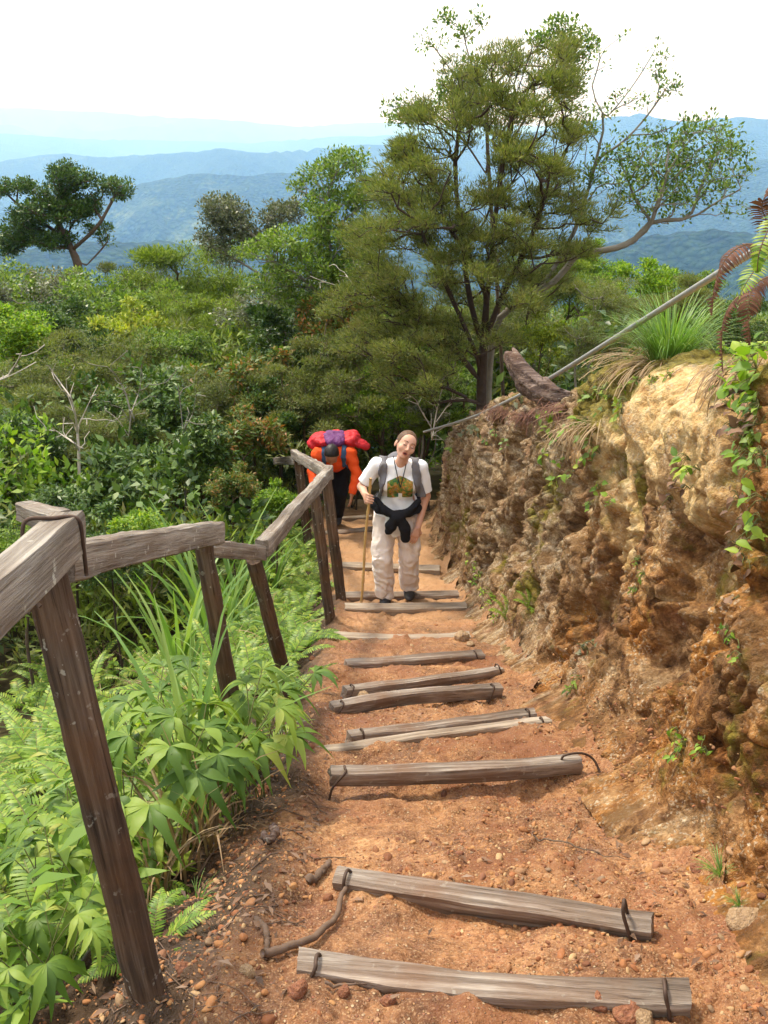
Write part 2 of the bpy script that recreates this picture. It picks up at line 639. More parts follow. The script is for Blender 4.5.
# ------------------------------------------------------------------ materials of the ground
def mat_path():
    g = NT('trail_earth')
    v = g.coord('Object')
    n1 = g.noise(v, 1.7, 4, 0.55)
    n2 = g.noise(v, 7, 5, 0.65, 0.4)
    n3 = g.noise(v, 55, 4, 0.7)
    c = g.ramp(g.math('ADD', g.math('MULTIPLY', n1, 0.5), g.math('MULTIPLY', n2, 0.5)),
               [(0.36, (0.095, 0.043, 0.020)), (0.46, (0.23, 0.103, 0.044)), (0.55, (0.38, 0.187, 0.080)), (0.66, (0.52, 0.30, 0.142))])
    red = g.rng(g.noise(v, 3.1, 3, 0.5), 0.52, 0.66, 0, 0.7)
    c = g.mix(g.math('MULTIPLY', red, 0.7), c, (0.31, 0.115, 0.055))
    c = g.mix(g.rng(n3, 0.38, 0.60, 0, 0.8), c, g.mix(1.0, c, (0.46, 0.38, 0.33), 'MULTIPLY'))
    n4 = g.noise(v, 160, 3, 0.7)
    c = g.mix(g.rng(n4, 0.52, 0.66, 0, 0.55), c, (0.50, 0.33, 0.19))
    damp = g.rng(g.noise(v, 2.4, 5, 0.65, 0.3), 0.53, 0.64, 0, 0.75)
    c = g.mix(damp, c, g.mix(n3, (0.095, 0.034, 0.016), (0.28, 0.105, 0.042)))
    vo = g.vor(v, 95, 'Color')
    vd = g.vor(v, 95)
    sep = g.n('SeparateColor', ins={0: vo})
    peb = g.math('MULTIPLY', g.rng(sep.outputs[0], 0.62, 0.66), g.rng(vd, 0.42, 0.30))
    pc = g.ramp(sep.outputs[1], [(0, (0.30, 0.13, 0.06)), (0.35, (0.45, 0.27, 0.13)), (0.7, (0.28, 0.10, 0.06)), (1, (0.55, 0.42, 0.26))])
    c = g.mix(g.math('MULTIPLY', peb, 0.8), c, pc)
    # soil vertex tint: 1 = bare clay, lower = dark humus of the verge
    ca = g.n('VertexColor', layer_name='tint').outputs[0]
    hs = g.n('SeparateColor', ins={0: ca})
    hum = g.mix(n3, (0.030, 0.018, 0.010), (0.085, 0.050, 0.028))
    c = g.mix(hs.outputs[0], hum, c)
    c = g.mix(g.math('MULTIPLY', hs.outputs[1], 0.6), c, g.mix(n2, (0.62, 0.38, 0.20), (0.46, 0.26, 0.13)))
    h = g.math('ADD', g.math('ADD', g.math('MULTIPLY', n3, 0.8), g.math('MULTIPLY', peb, 0.5)), g.math('MULTIPLY', n2, 0.8))
    rough = g.rng(g.noise(v, 2.6, 3), 0.4, 0.6, 0.55, 0.9)
    return g.done(g.bsdf(c, rough, g.bump(h, 0.9, 0.018), 0.3))


def mat_bank():
    g = NT('cut_bank_rock')
    v = g.coord('Object')
    ca = g.n('VertexColor', layer_name='tint').outputs[0]
    s = g.n('SeparateColor', ins={0: ca})
    cream, moss, rust = s.outputs[0], s.outputs[1], s.outputs[2]
    n1 = g.noise(v, 4.5, 5, 0.6, 0.5)
    n2 = g.noise(v, 15, 5, 0.68, 0.3)
    n3 = g.noise(v, 60, 4, 0.7)
    base = g.ramp(g.math('ADD', g.math('MULTIPLY', n1, 0.45), g.math('MULTIPLY', n2, 0.55)),
                  [(0.35, (0.055, 0.032, 0.018)), (0.43, (0.16, 0.095, 0.050)), (0.50, (0.30, 0.20, 0.11)), (0.58, (0.44, 0.335, 0.205)), (0.68, (0.56, 0.48, 0.36))])
    rustc = g.ramp(g.math('ADD', g.math('MULTIPLY', n1, 0.45), g.math('MULTIPLY', n2, 0.55)),
                   [(0.35, (0.055, 0.022, 0.008)), (0.44, (0.19, 0.072, 0.016)), (0.52, (0.37, 0.150, 0.030)), (0.64, (0.50, 0.26, 0.075))])
    c = g.mix(rust, base, rustc)
    clast = g.n('VertexColor', layer_name='tint').outputs[1]
    c = g.mix(g.math('MULTIPLY', clast, g.math('SUBTRACT', 0.85, g.math('MULTIPLY', rust, 0.6))), c, g.mix(n2, (0.24, 0.17, 0.105), (0.62, 0.53, 0.39)))
    creamc = g.ramp(n2, [(0.32, (0.34, 0.18, 0.065)), (0.44, (0.58, 0.38, 0.165)), (0.55, (0.70, 0.51, 0.26)), (0.68, (0.76, 0.63, 0.41))])
    c = g.mix(cream, c, creamc)
    pink = g.rng(g.noise(v, 2.6, 3), 0.58, 0.70, 0, 0.55)
    c = g.mix(g.math('MULTIPLY', pink, g.math('SUBTRACT', 1.0, moss)), c, g.mix(n2, (0.22, 0.085, 0.045), (0.46, 0.25, 0.155)))
    vo = g.n('SeparateColor', ins={0: g.vor(v, 120, 'Color')})
    fl = g.math('MULTIPLY', g.rng(vo.outputs[0], 0.80, 0.84), g.rng(n1, 0.46, 0.56))
    c = g.mix(g.math('MULTIPLY', fl, 0.6), c, g.mix(vo.outputs[1], (0.45, 0.34, 0.22), (0.66, 0.60, 0.48)))
    c = g.mix(g.math('MULTIPLY', g.rng(n3, 0.40, 0.60, 0, 0.75), g.math('SUBTRACT', 1.0, g.math('MULTIPLY', cream, 0.55))), c, g.mix(1.0, c, (0.42, 0.36, 0.30), 'MULTIPLY'))
    n5 = g.noise(g.coord('Object', (5.5, 5.5, 1.5)), 1.0, 5, 0.65, 0.4)
    stain = g.math('MULTIPLY', g.rng(n5, 0.50, 0.62), g.math('SUBTRACT', 1.0, g.math('MULTIPLY', cream, 0.92)))
    c = g.mix(g.math('MULTIPLY', stain, 0.8), c, g.mix(n2, (0.050, 0.026, 0.012), (0.20, 0.105, 0.038)))
    # thin olive moss film, densest where the tint says so
    mf = g.math('MULTIPLY', g.rng(g.math('ADD', g.noise(v, 7, 5, 0.65), g.math('MULTIPLY', moss, 0.55)), 0.60, 0.78), 1.0)
    mossc = g.ramp(g.noise(v, 30, 3), [(0.3, (0.035, 0.036, 0.006)), (0.5, (0.13, 0.115, 0.012)), (0.7, (0.24, 0.20, 0.025))])
    c = g.mix(g.math('MULTIPLY', mf, 0.85), c, mossc)
    hb = g.math('ADD', g.math('ADD', g.math('MULTIPLY', n2, 1.0), g.math('MULTIPLY', n3, 0.9)), g.math('MULTIPLY', fl, 0.25))
    return g.done(g.bsdf(c, 0.88, g.bump(hb, 0.9, 0.022), 0.2))


def mat_land():
    """the whole far sheet: dark soil near, forest further out with cleared land"""
    g = NT('land_cover')
    v = g.coord('Object')
    ca = g.n('VertexColor', layer_name='tint').outputs[0]
    s = g.n('SeparateColor', ins={0: ca})
    far, clear = s.outputs[0], s.outputs[1]
    n1 = g.noise(g.coord('Object', (0.022, 0.022, 0.022)), 1.0, 6, 0.7)
    n2 = g.noise(g.coord('Object', (0.0028, 0.0028, 0.0028)), 1.0, 6, 0.65)
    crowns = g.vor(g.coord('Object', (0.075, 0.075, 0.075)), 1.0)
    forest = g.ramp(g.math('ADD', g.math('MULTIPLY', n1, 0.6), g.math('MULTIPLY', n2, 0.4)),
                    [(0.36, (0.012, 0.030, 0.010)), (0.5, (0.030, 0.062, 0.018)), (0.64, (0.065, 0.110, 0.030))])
    forest = g.mix(g.rng(crowns, 0.15, 0.7, 0, 0.9), forest, g.mix(1.0, forest, (0.35, 0.4, 0.4), 'MULTIPLY'))  # colour of each crown cell darkens from its centre to its edge
    field = g.ramp(n1, [(0.35, (0.08, 0.13, 0.035)), (0.5, (0.15, 0.20, 0.06)), (0.65, (0.25, 0.26, 0.10))])
    fm = g.rng(g.math('ADD', g.math('ADD', g.math('MULTIPLY', n2, 0.7), g.math('MULTIPLY', n1, 0.3)), g.math('MULTIPLY', clear, 0.35)), 0.60, 0.78)
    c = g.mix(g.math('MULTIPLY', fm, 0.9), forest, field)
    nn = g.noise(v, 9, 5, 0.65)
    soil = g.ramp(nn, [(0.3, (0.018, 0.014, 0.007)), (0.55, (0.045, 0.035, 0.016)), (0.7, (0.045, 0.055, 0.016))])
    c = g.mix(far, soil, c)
    hb = g.math('MULTIPLY', g.math('SUBTRACT', n1, g.math('MULTIPLY', crowns, 0.8)), far)
    return g.done(g.bsdf(c, 0.95, g.bump(hb, 1.0, 16.0), 0.1))


# ------------------------------------------------------------------ the far sheet: near slope, valley, ranges to the horizon
def elev(px, py):
    d = ray(px, py)
    return d[2] / math.hypot(d[0], d[1]), math.atan2(d[0], d[1])


def crest(profile, r):
    az, t = [], []
    for px, py in profile:
        e, a = elev(px, py)
        az.append(a); t.append(e * r)
    az, t = np.array(az), np.array(t)
    az = np.concatenate([[-0.75], az, [0.75]])
    t = np.concatenate([[t.mean()], t, [t.mean()]])
    return lambda q: np.interp(q, az, t)


RIDGES = [  # distance, relief of the crest line, flank slope, crest seen against what lies beyond
    (1500, 34, 0.28, [(-200, 256), (60, 252), (100, 247), (140, 246), (200, 248), (300, 262), (450, 262), (590, 242), (660, 231), (720, 226), (768, 228), (1000, 226)]),
    (3300, 110, 0.24, [(-300, 240), (0, 215), (60, 200), (110, 192), (160, 180), (205, 171), (255, 174), (300, 169), (340, 180), (450, 190), (600, 185), (690, 172), (768, 160), (1000, 150)]),
    (5600, 120, 0.20, [(-300, 170), (0, 163), (50, 156), (110, 158), (160, 152), (215, 147), (255, 150), (300, 150), (350, 146), (400, 144), (500, 138), (560, 128), (600, 119), (640, 114), (690, 121), (740, 116), (800, 122), (1000, 130)]),
    (10000, 70, 0.14, [(-300, 130), (0, 133), (60, 137), (150, 141), (250, 143), (330, 136), (450, 132), (600, 134), (800, 135)]),
    (15000, 110, 0.12, [(-300, 98), (0, 107), (100, 112), (200, 119), (300, 126), (380, 122), (600, 128), (800, 128)]),
    (23000, 150, 0.10, [(-300, 80), (0, 93), (30, 88), (90, 97), (200, 105), (300, 115), (380, 124), (600, 130), (800, 128)]),
]


def build_land():
    az = np.concatenate([np.linspace(-math.pi, -0.62, 60, endpoint=False), np.linspace(-0.62, 0.62, 760, endpoint=False), np.linspace(0.62, math.pi, 60, endpoint=False)])
    r = np.concatenate([[0.02], np.geomspace(0.6, 60, 90), np.geomspace(62, 34000, 470)])
    A, Rr = np.meshgrid(az, r, indexing='ij')
    X, Y = np.sin(A) * Rr, np.cos(A) * Rr
    Z = land(X, np.minimum(Y, 60)) - 0.10
    under = sstep(-0.15, 0.1, X - xfoot(Y)) * sstep(6.0, 4.5, X - xfoot(Y)) * sstep(15, 14, Y) * sstep(0, 0.7, Y)
    Z = Z - 1.0 * under - 0.25 * sstep(1.5, 1.2, np.abs(X - xc(Y))) * sstep(15, 14, Y)
    Zs = np.interp(Rr, [55, 90, 150, 300, 600, 1500], [-19, -42, -78, -125, -160, -300])
    Z = np.where(Y > 0, Z * sstep(60, 40, Rr) + Zs * sstep(40, 60, Rr), np.minimum(Z, 60))
    P = np.stack([X, Y, np.zeros_like(X)], -1)
    tot = np.full(X.shape, -1e9)
    for k, (rd, rel, sl, prof) in enumerate(RIDGES):
        cz = crest(prof, rd)(A)
        wob = rd * (1 + 0.10 * fbm(np.stack([A * 6 + k * 9, np.zeros_like(A), np.zeros_like(A)], -1), 3, 60 + k))
        spur = fbm(P / (rd * 0.10) + k, 4, 90 + k)
        fall = np.abs(Rr - wob)
        lin = sl * (fall + 0.06 * rd) - sl * 0.06 * rd
        rid = 1 - 2 * np.abs(fbm(P / (rd * 0.075) + 5 * k, 3, 70 + k))      # sharp spurs and gullies
        h = cz - sl * (np.sqrt(fall ** 2 + (0.02 * rd) ** 2) - 0.02 * rd) + (spur * 0.5 + rid * 0.5 - 0.5) * np.minimum(fall * 0.35, rel * 3.0) + rel * 0.09 * fbm(P / (rd * 0.02), 3, 33 + k)
        tot = np.maximum(tot, h)
    floor = np.interp(Rr, [100, 600, 3000, 10000, 34000], [-70, -140, -420, -800, -1500])
    tot = np.maximum(tot, floor)
    m = sstep(140, 330, Rr)
    front = sstep(-0.3, 0.15, np.cos(A))
    Z = Z * (1 - m) + m * (tot * front + (1 - front) * np.minimum(60, 60 + 0 * Z))
    # canopy relief of the far forest
    Z = Z + sstep(60, 120, Rr) * 4.0 * fbm(P / 14.0, 3, 51) * sstep(4000, 1500, Rr)
    V = np.stack([X, Y, Z], -1).reshape(-1, 3)
    F = grid_faces(len(az), len(r))
    n2 = len(az) * len(r)
    i = np.arange(len(r) - 1)
    a0, a1 = (len(az) - 1) * len(r), 0
    F = np.concatenate([F, np.stack([a0 + i, a1 + i, a1 + i + 1, a0 + i + 1], -1)])
    far = sstep(18, 60, Rr)
    clear = sstep(0.08, 0.4, fbm(P / 900.0 + 4.2, 3, 8)) * sstep(1200, 2000, Rr) * sstep(9000, 5000, Rr)
    a_c = math.atan2(*ray(175, 210)[:2])
    spot = np.exp(-((A - a_c - (Rr - 2500) * 0.00006) / 0.035) ** 2) * np.exp(-((Rr - 2350) / 520) ** 2)
    clear = np.clip(clear * 0.30 + spot * 0.85, 0, 1)
    C = np.stack([far, clear, far * 0], -1).reshape(-1, 3)
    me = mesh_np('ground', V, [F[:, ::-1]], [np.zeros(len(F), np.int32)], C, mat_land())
    tag(ob('ground', me), kind='structure')


build_land()

# haze: one closed box of thin pale air round everything, sky outside
def build_haze():
    lo, hi = (-36000, -36000, -1700), (36000, 36000, 1000)
    V = np.array([[x, y, z] for z in (lo[2], hi[2]) for y in (lo[1], hi[1]) for x in (lo[0], hi[0])], float)
    F = np.array([[0, 2, 3, 1], [4, 5, 7, 6], [0, 1, 5, 4], [2, 6, 7, 3], [0, 4, 6, 2], [1, 3, 7, 5]])
    m = bpy.data.materials.new('haze_air')
    m.use_nodes = True
    nt = m.node_tree
    nt.nodes.clear()
    o = nt.nodes.new('ShaderNodeOutputMaterial')
    pv = nt.nodes.new('ShaderNodeVolumePrincipled')
    pv.inputs['Color'].default_value = (0.21, 0.43, 0.88, 1)
    pv.inputs['Absorption Color'].default_value = (1, 1, 1, 1)
    pv.inputs['Density'].default_value = 0.00025
    pv.inputs['Anisotropy'].default_value = 0.3
    nt.links.new(pv.outputs[0], o.inputs['Volume'])
    me = mesh_np('haze', V, [F], [np.zeros(6, np.int32)], None, m, False)
    tag(ob('haze', me), kind='stuff')


build_haze()


# ------------------------------------------------------------------ trail and cut bank
def build_path():
    ys = np.concatenate([np.linspace(0.9, 3.6, 330, endpoint=False), np.linspace(3.6, 7.5, 230, endpoint=False), np.linspace(7.5, 15, 200)])
    us = np.linspace(0, 1, 190)
    U, Y = np.meshgrid(us, ys, indexing='ij')
    x0 = xc(Y) - 1.35
    x1 = trail_edge(Y)
    X = x0 + (x1 - x0) * U
    Z = land(X, Y)
    P = np.stack([X, Y, Z], -1)
    edge = fbm(P * 2.4, 3, 3)
    rgp = np.random.default_rng(66)
    dl = xc(Y) - 0.55 - X + 0.14 * edge
    # trodden hollow between the log ends, loose lumps at the verge
    Z = Z + rough_path(P) * (1 + 1.6 * sstep(0.0, 0.35, dl))
    Z += 0.05 * np.exp(-((dl - 0.02) / 0.10) ** 2) * (0.5 + edge)
    for (ya, yb, px_, dep) in PITS:
        Z -= dep * np.exp(-(((Y - ya) / yb) ** 2)) * sstep(0.75, 0.4, np.abs(X - px_))
    for k in range(34):
        ya, xa, an, sg = rgp.uniform(1.5, 7.5), rgp.normal(0.2, .22), rgp.normal(0, .4), rgp.choice([-1, 1])
        u_ = (X - xa) * math.cos(an) + (Y - ya) * math.sin(an); w_ = -(X - xa) * math.sin(an) + (Y - ya) * math.cos(an)
        q_ = (u_ / .045) ** 2 + (w_ / .125) ** 2
        Z += -0.013 * np.exp(-q_ ** 2) + 0.007 * np.exp(-((np.sqrt(q_) - 1.35) / .25) ** 2)
    clay = sstep(0.16, -0.10, dl + .05 * edge)
    pale = sstep(5.0, 8.5, Y) * sstep(0.1, -0.2, dl) * 0.9
    C = np.stack([clay, pale, 0 * clay], -1).reshape(-1, 3)
    global PATH_GRID
    PATH_GRID = (us, ys, Z)
    V = np.stack([X, Y, Z], -1).reshape(-1, 3)
    F = grid_faces(len(us), len(ys))
    me = mesh_np('path', V, [F[:, ::-1][:, ::-1]], [np.zeros(len(F), np.int32)], C, mat_path())
    tag(ob('path', me), kind='structure')
    return


def path_z(x, y):
    """height of the finished trail surface (the smooth land outside it)"""
    us, ys, Z = PATH_GRID
    x, y = np.atleast_1d(np.asarray(x, float)), np.atleast_1d(np.asarray(y, float))
    x0 = xc(y) - 1.35
    x1 = trail_edge(y)
    u = (x - x0) / (x1 - x0)
    a = np.clip(u, 0, 1) * (len(us) - 1)
    b = np.clip(np.interp(y, ys, np.arange(len(ys))), 0, len(ys) - 1.001)
    i = np.minimum(a.astype(int), len(us) - 2); j = np.minimum(b.astype(int), len(ys) - 2)
    fa, fb = a - i, b - j
    z = (Z[i, j] * (1 - fa) + Z[i + 1, j] * fa) * (1 - fb) + (Z[i, j + 1] * (1 - fa) + Z[i + 1, j + 1] * fa) * fb
    return np.where((u < 0) | (u > 1) | (y < ys[0]) | (y > ys[-1]), land(x, y), z)


def bank_pt(Y, s):
    """s in 0..1 climbs the face, above 1 runs out over the top (metres)"""
    fx, fz = np.interp(np.clip(s, 0, 1), _bu, _bx), np.interp(np.clip(s, 0, 1), _bu, _bz)
    X = xfoot(Y) + bankW(Y) * fx + np.clip(s - 1, 0, None)
    return X, Y, np.where(s > 1, land(X, Y), zp(Y) + bankH(Y) * fz)


def pixel_of(P):
    P = np.asarray(P, float)
    dep = P[..., 1] * CP - P[..., 2] * SP
    up = P[..., 1] * SP + P[..., 2] * CP
    return 384 + FPX * P[..., 0] / dep, 512 - FPX * up / dep


def bank_disp(P, Y, s):
    face = sstep(0.05, 0.30, s) * sstep(1.35, 1.0, s)
    f1, cid = worley(P * np.array([5.2, 4.2, 6.0]), 3)
    f2, cid2 = worley(P * np.array([15, 13, 18]) + 3 * fbm(P * 3, 2, 9)[..., None] * 0.4, 13)
    f3, cid3 = worley(P * 40, 23)
    smooth = np.exp(-(((Y - 4.1) / 1.05) ** 2)) * sstep(0.45, 0.75, s)          # the pale smooth rock
    rub = 1 - 0.75 * smooth
    lump = 0.10 * fbm(P * 1.5, 3, 2) + 0.060 * fbm(P * np.array([4.2, 4.2, 1.8]), 4, 6)
    rid = np.abs(fbm(P * np.array([5.5, 5.0, 3.0]) + 2, 4, 44))
    crack = sstep(0.10, 0.0, rid)
    rid2 = np.abs(fbm(P * 13 + 7, 3, 45))
    sharp = np.where(f1 < 0.45, 1, 0)
    d = lump + rub * (0.040 * (0.55 - f1) * (cid > .55) + 0.030 * np.clip(0.42 - f2, -.1, .2) * 2.0 * (cid2 > .42) + 0.016 * (0.5 - f3) * (cid3 > 0.3))
    d -= rub * (0.065 * crack + 0.022 * sstep(0.10, 0.0, rid2))
    d += (0.022 - .013 * smooth) * fbm(P * 22, 4, 27, 0.6) + .03 * smooth * np.abs(fbm(P * np.array([3, 3, 5]) + 3, 3, 47))
    hole = sstep(0.62, 0.8, fbm(P * 2.6 + 8, 3, 99) * 0.5 + 0.5 + 0.12)
    d -= 0.14 * hole * rub
    # bulging shoulder of the pale rock
    d += 0.10 * smooth
    global CLAST
    CLAST = ((cid2 > .62) & (f2 < .40)) * 1.0
    return d * (0.25 + 0.75 * face)


def build_bank():
    ys = np.concatenate([np.linspace(0.7, 3.0, 330, endpoint=False), np.linspace(3.0, 6.0, 330, endpoint=False), np.linspace(6.0, 10, 230, endpoint=False), np.linspace(10, 15, 110)])
    ss = np.concatenate([np.linspace(-0.0, 1.0, 200, endpoint=False), np.linspace(1.0, 1.6, 60, endpoint=False), np.linspace(1.6, 6.0, 40)])
    S, Y = np.meshgrid(ss, ys, indexing='ij')
    X, _, Z = bank_pt(Y, S)
    P = np.stack([X, Y, Z], -1)
    du = np.gradient(P, axis=0); dv = np.gradient(P, axis=1)
    N = nrm(np.cross(dv, du))
    N = np.where((N[..., :1] > 0) & (N[..., 2:] < 0), -N, N)
    if N[100, 200, 0] > 0: N = -N
    D = bank_disp(P, Y, S)
    low = sstep(0.10, 0.0, S)
    Q = P + N * D[..., None]
    Q[..., 2] -= 0.035 * low + 0.0
    Q[..., 0] -= 0.12 * low
    global BANK_N
    BANK_N = (ys, ss, N, Q)
    n1 = fbm(P * 1.9, 3, 61)
    n2 = fbm(P * 4.0, 3, 62)
    cream = np.exp(-(((Y - 4.15 - 0.6 * (S - 0.8)) / 0.85) ** 2)) * sstep(0.42, 0.62, S + 0.25 * n2) * sstep(1.15, 0.95, S + 0.2 * n1)
    cream = np.clip(cream * 1.5, 0, 1)
    rust = sstep(5.2, 4.2, Y + 1.1 * n1) * sstep(0.0, 0.2, 1 - cream)
    rust = np.clip(rust * (0.65 + 0.7 * n2) + 0.35 * sstep(0.55, 0.1, S) * sstep(0.0, 0.5, n1 + 0.3), 0, 1)
    moss = sstep(0.0, 0.55, n1 + 0.25) * sstep(0.02, 0.3, S) * 0.62 * (0.4 + 0.6 * sstep(6.5, 5.0, Y))
    top = sstep(0.94, 1.06, S + 0.12 * n2)
    moss = np.clip(moss + 0.9 * top * sstep(6.2, 5.4, Y) * sstep(3.0, 3.6, Y) , 0, 1) * (1 - cream * 0.8)
    moss = np.clip(moss + 1.0 * np.exp(-(((Y - 5.0 + .4 * n2) / 0.42) ** 2)) * sstep(0.60, 0.74, S), 0, 1)
    moss = np.clip(moss + 0.9 * sstep(.88, .97, S + .05 * n2) * sstep(1.25, 1.1, S) * sstep(3.6, 4.4, Y) * sstep(7.5, 6, Y), 0, 1)
    rust = np.clip(rust + sstep(3.3, 2.8, Y + .3 * n2) * sstep(.4, .6, S) * (1 - cream), 0, 1)
    moss = moss * (0.35 + 0.65 * sstep(2.5, 3.3, Y))
    C = np.stack([cream, moss, rust, CLAST * sstep(3.2, 4.6, Y + .5 * n2)], -1).reshape(-1, 4)
    F = grid_faces(len(ss), len(ys))
    me = mesh_np('rock_bank', Q.reshape(-1, 3), [F], [np.zeros(len(F), np.int32)], C, mat_bank())
    o = ob('rock_bank', me)
    tag(o, kind='structure')


def bank_at(y, s):
    """point and outward normal on the finished bank surface"""
    ys, ss, N, Q = BANK_N
    i = int(np.argmin(np.abs(ss - s))); j = int(np.argmin(np.abs(ys - y)))
    return Q[i, j].copy(), N[i, j].copy()


def bank_px(px, py):
    """the finished bank surface point seen at a pixel, with its normal"""
    ys, ss, N, Q = BANK_N
    ax, ay = pixel_of(Q)
    d = (ax - px) ** 2 + (ay - py) ** 2 + 30 * (Q[..., 1])
    i, j = np.unravel_index(np.argmin(d), d.shape)
    return Q[i, j].copy(), N[i, j].copy()


PITS = [(1.95, 0.12, 0.25, 0.03), (2.75, 0.30, 0.25, 0.05), (3.02, 0.10, 0.1, 0.045), (4.2, 0.12, 0.2, 0.03), (4.68, 0.08, 0.2, 0.03), (5.15, 0.08, 0.2, 0.03), (7.5, 0.1, 0.2, 0.03)]
build_path()
build_bank()

# ------------------------------------------------------------------ plant geometry
def leaves_mb(mb, Pc, T, Nn, L, W, slot=0, fold=0.25, droop=0.25):
    """many simple leaves at once: base, two sides, tip, folded along the midrib and bent down (6 verts, 4 faces as 2 quads)"""
    Pc, T, Nn = map(np.asarray, (Pc, T, Nn))
    n = len(Pc)
    L = np.broadcast_to(np.asarray(L, float), (n,))[:, None]
    W = np.broadcast_to(np.asarray(W, float), (n,))[:, None]
    T = nrm(T)
    S = nrm(np.cross(T, Nn))
    U = np.cross(S, T)
    b = Pc
    m = Pc + T * L * 0.5 + U * L * 0.06
    tip = Pc + T * L - U * L * droop
    l1 = Pc + T * L * 0.48 + S * W * 0.5 + U * W * fold
    r1 = Pc + T * L * 0.48 - S * W * 0.5 + U * W * fold
    V = np.stack([b, l1, tip, m, r1], 1).reshape(-1, 3)
    k = np.arange(n)[:, None] * 5
    F = np.concatenate([k + np.array([0, 1, 2, 3]), k + np.array([0, 3, 2, 4])])
    # interleave so that both halves stay one island (they share base, tip and midrib)
    mb.add(V, F, slot)


def quad_leaves(mb, Pc, T, Nn, L, W, slot=0):
    Pc = np.asarray(Pc); n = len(Pc)
    L = np.broadcast_to(np.asarray(L, float), (n,))[:, None]
    W = np.broadcast_to(np.asarray(W, float), (n,))[:, None]
    T = nrm(T)
    S = nrm(np.cross(T, Nn)); U = np.cross(S, T)
    V = np.stack([Pc, Pc + T * L * .45 + S * W * .5 + U * W * .15, Pc + T * L, Pc + T * L * .45 - S * W * .5 + U * W * .15], 1).reshape(-1, 3)
    k = np.arange(n)[:, None] * 4
    mb.add(V, k + np.array([0, 1, 2, 3]), slot)


def ribbon(mb, P, W, ref=(0, 0, 1), slot=0, fold=0.15, roll=0.0):
    """a blade along polyline P with half-width W per point, folded along its midrib"""
    P = np.asarray(P, float)
    k = len(P)
    W = np.broadcast_to(np.asarray(W, float), (k,))[:, None]
    T = nrm(np.gradient(P, axis=0))
    S, U = frame(T, ref)
    if roll:
        S, U = S * math.cos(roll) + U * math.sin(roll), U * math.cos(roll) - S * math.sin(roll)
    V = np.stack([P + S * W + U * W * fold, P, P - S * W + U * W * fold], 1).reshape(-1, 3)
    mb.add(V, grid_faces(k, 3), slot)


def arch(p0, az, length, up, droop, n, rng, wob=0.03):
    """curve leaving p0 with elevation `up` (rad), bending down towards `up - droop`"""
    s = np.linspace(0, 1, n)
    el = up - droop * s ** 1.4
    a = az + wob * np.cumsum(rng.normal(0, 1, n)) * 0.5
    d = np.stack([np.cos(el) * np.cos(a), np.cos(el) * np.sin(a), np.sin(el)], -1) * (length / (n - 1))
    P = np.concatenate([[p0], p0 + np.cumsum(d[:-1], axis=0)])
    return P


def frond(mb, P, maxw, npin, slot=0, stem=1, bare=0.18, pin_w=0.16, rng=None, sweep=0.25, droop=0.25):
    """a pinnate fern frond along curve P"""
    rng = rng or RNG
    P = np.asarray(P)
    k = len(P)
    L = np.linalg.norm(np.diff(P, axis=0), axis=1).sum()
    add_tube(mb, P, np.linspace(L * 0.008, L * 0.002, k) + 0.0006, 4, False, stem)
    s = np.linspace(bare, 0.985, npin)
    f = s * (k - 1); i = np.minimum(f.astype(int), k - 2); w = (f - i)[:, None]
    B = P[i] * (1 - w) + P[i + 1] * w
    T = nrm(np.gradient(P, axis=0)); T = nrm(T[i] * (1 - w) + T[i + 1] * w)
    S, U = frame(T)
    q = (s - bare) / (1 - bare)
    wl_ = maxw * np.clip(np.sin(np.pi * np.clip(q * 0.85 + 0.13, 0, 1)) ** 0.7, 0.05, 1) * (1 - 0.25 * q)
    for sg in (-1, 1):
        D = nrm(S * sg + T * (sweep + 0.5 * q[:, None]) + U * 0.10 + rng.normal(0, 0.05, S.shape))
        ln = wl_ * rng.uniform(0.9, 1.08, npin)
        wd = L * (1 - bare) / npin * 0.42 + 0 * ln
        p1 = B + D * (ln * 0.35)[:, None] + U * 0.0
        p2 = B + D * (ln * 0.72)[:, None] - U * (ln * droop * 0.35)[:, None]
        p3 = B + D * ln[:, None] - U * (ln * droop)[:, None]
        Sd = nrm(np.cross(D, U))
        V = np.stack([B + Sd * (wd * .6)[:, None], B - Sd * (wd * .6)[:, None], p1 + Sd * wd[:, None], p1 - Sd * wd[:, None], p2 + Sd * (wd * .8)[:, None], p2 - Sd * (wd * .8)[:, None], p3 + Sd * (wd * .12)[:, None], p3 - Sd * (wd * .12)[:, None]], 1).reshape(-1, 3)
        kk = np.arange(npin)[:, None] * 8
        F = np.concatenate([kk + np.array([0, 1, 3, 2]), kk + np.array([2, 3, 5, 4]), kk + np.array([4, 5, 7, 6])])
        mb.add(V, F, slot)


def t_fern(seed, nf=9, L=0.55, w=0.10, npin=26, up=(0.7, 1.25), droop=(1.1, 1.9)):
    rng = np.random.default_rng(seed)
    mb = MB()
    a0 = rng.uniform(0, 6.28)
    for i in range(nf):
        az = a0 + i * 2.4 + rng.normal(0, 0.2)
        P = arch(np.array([0, 0, 0.0]), az, L * rng.uniform(0.7, 1.15), rng.uniform(*up), rng.uniform(*droop), 9, rng)
        frond(mb, P, w * rng.uniform(0.8, 1.15), npin, rng=rng)
    return mb


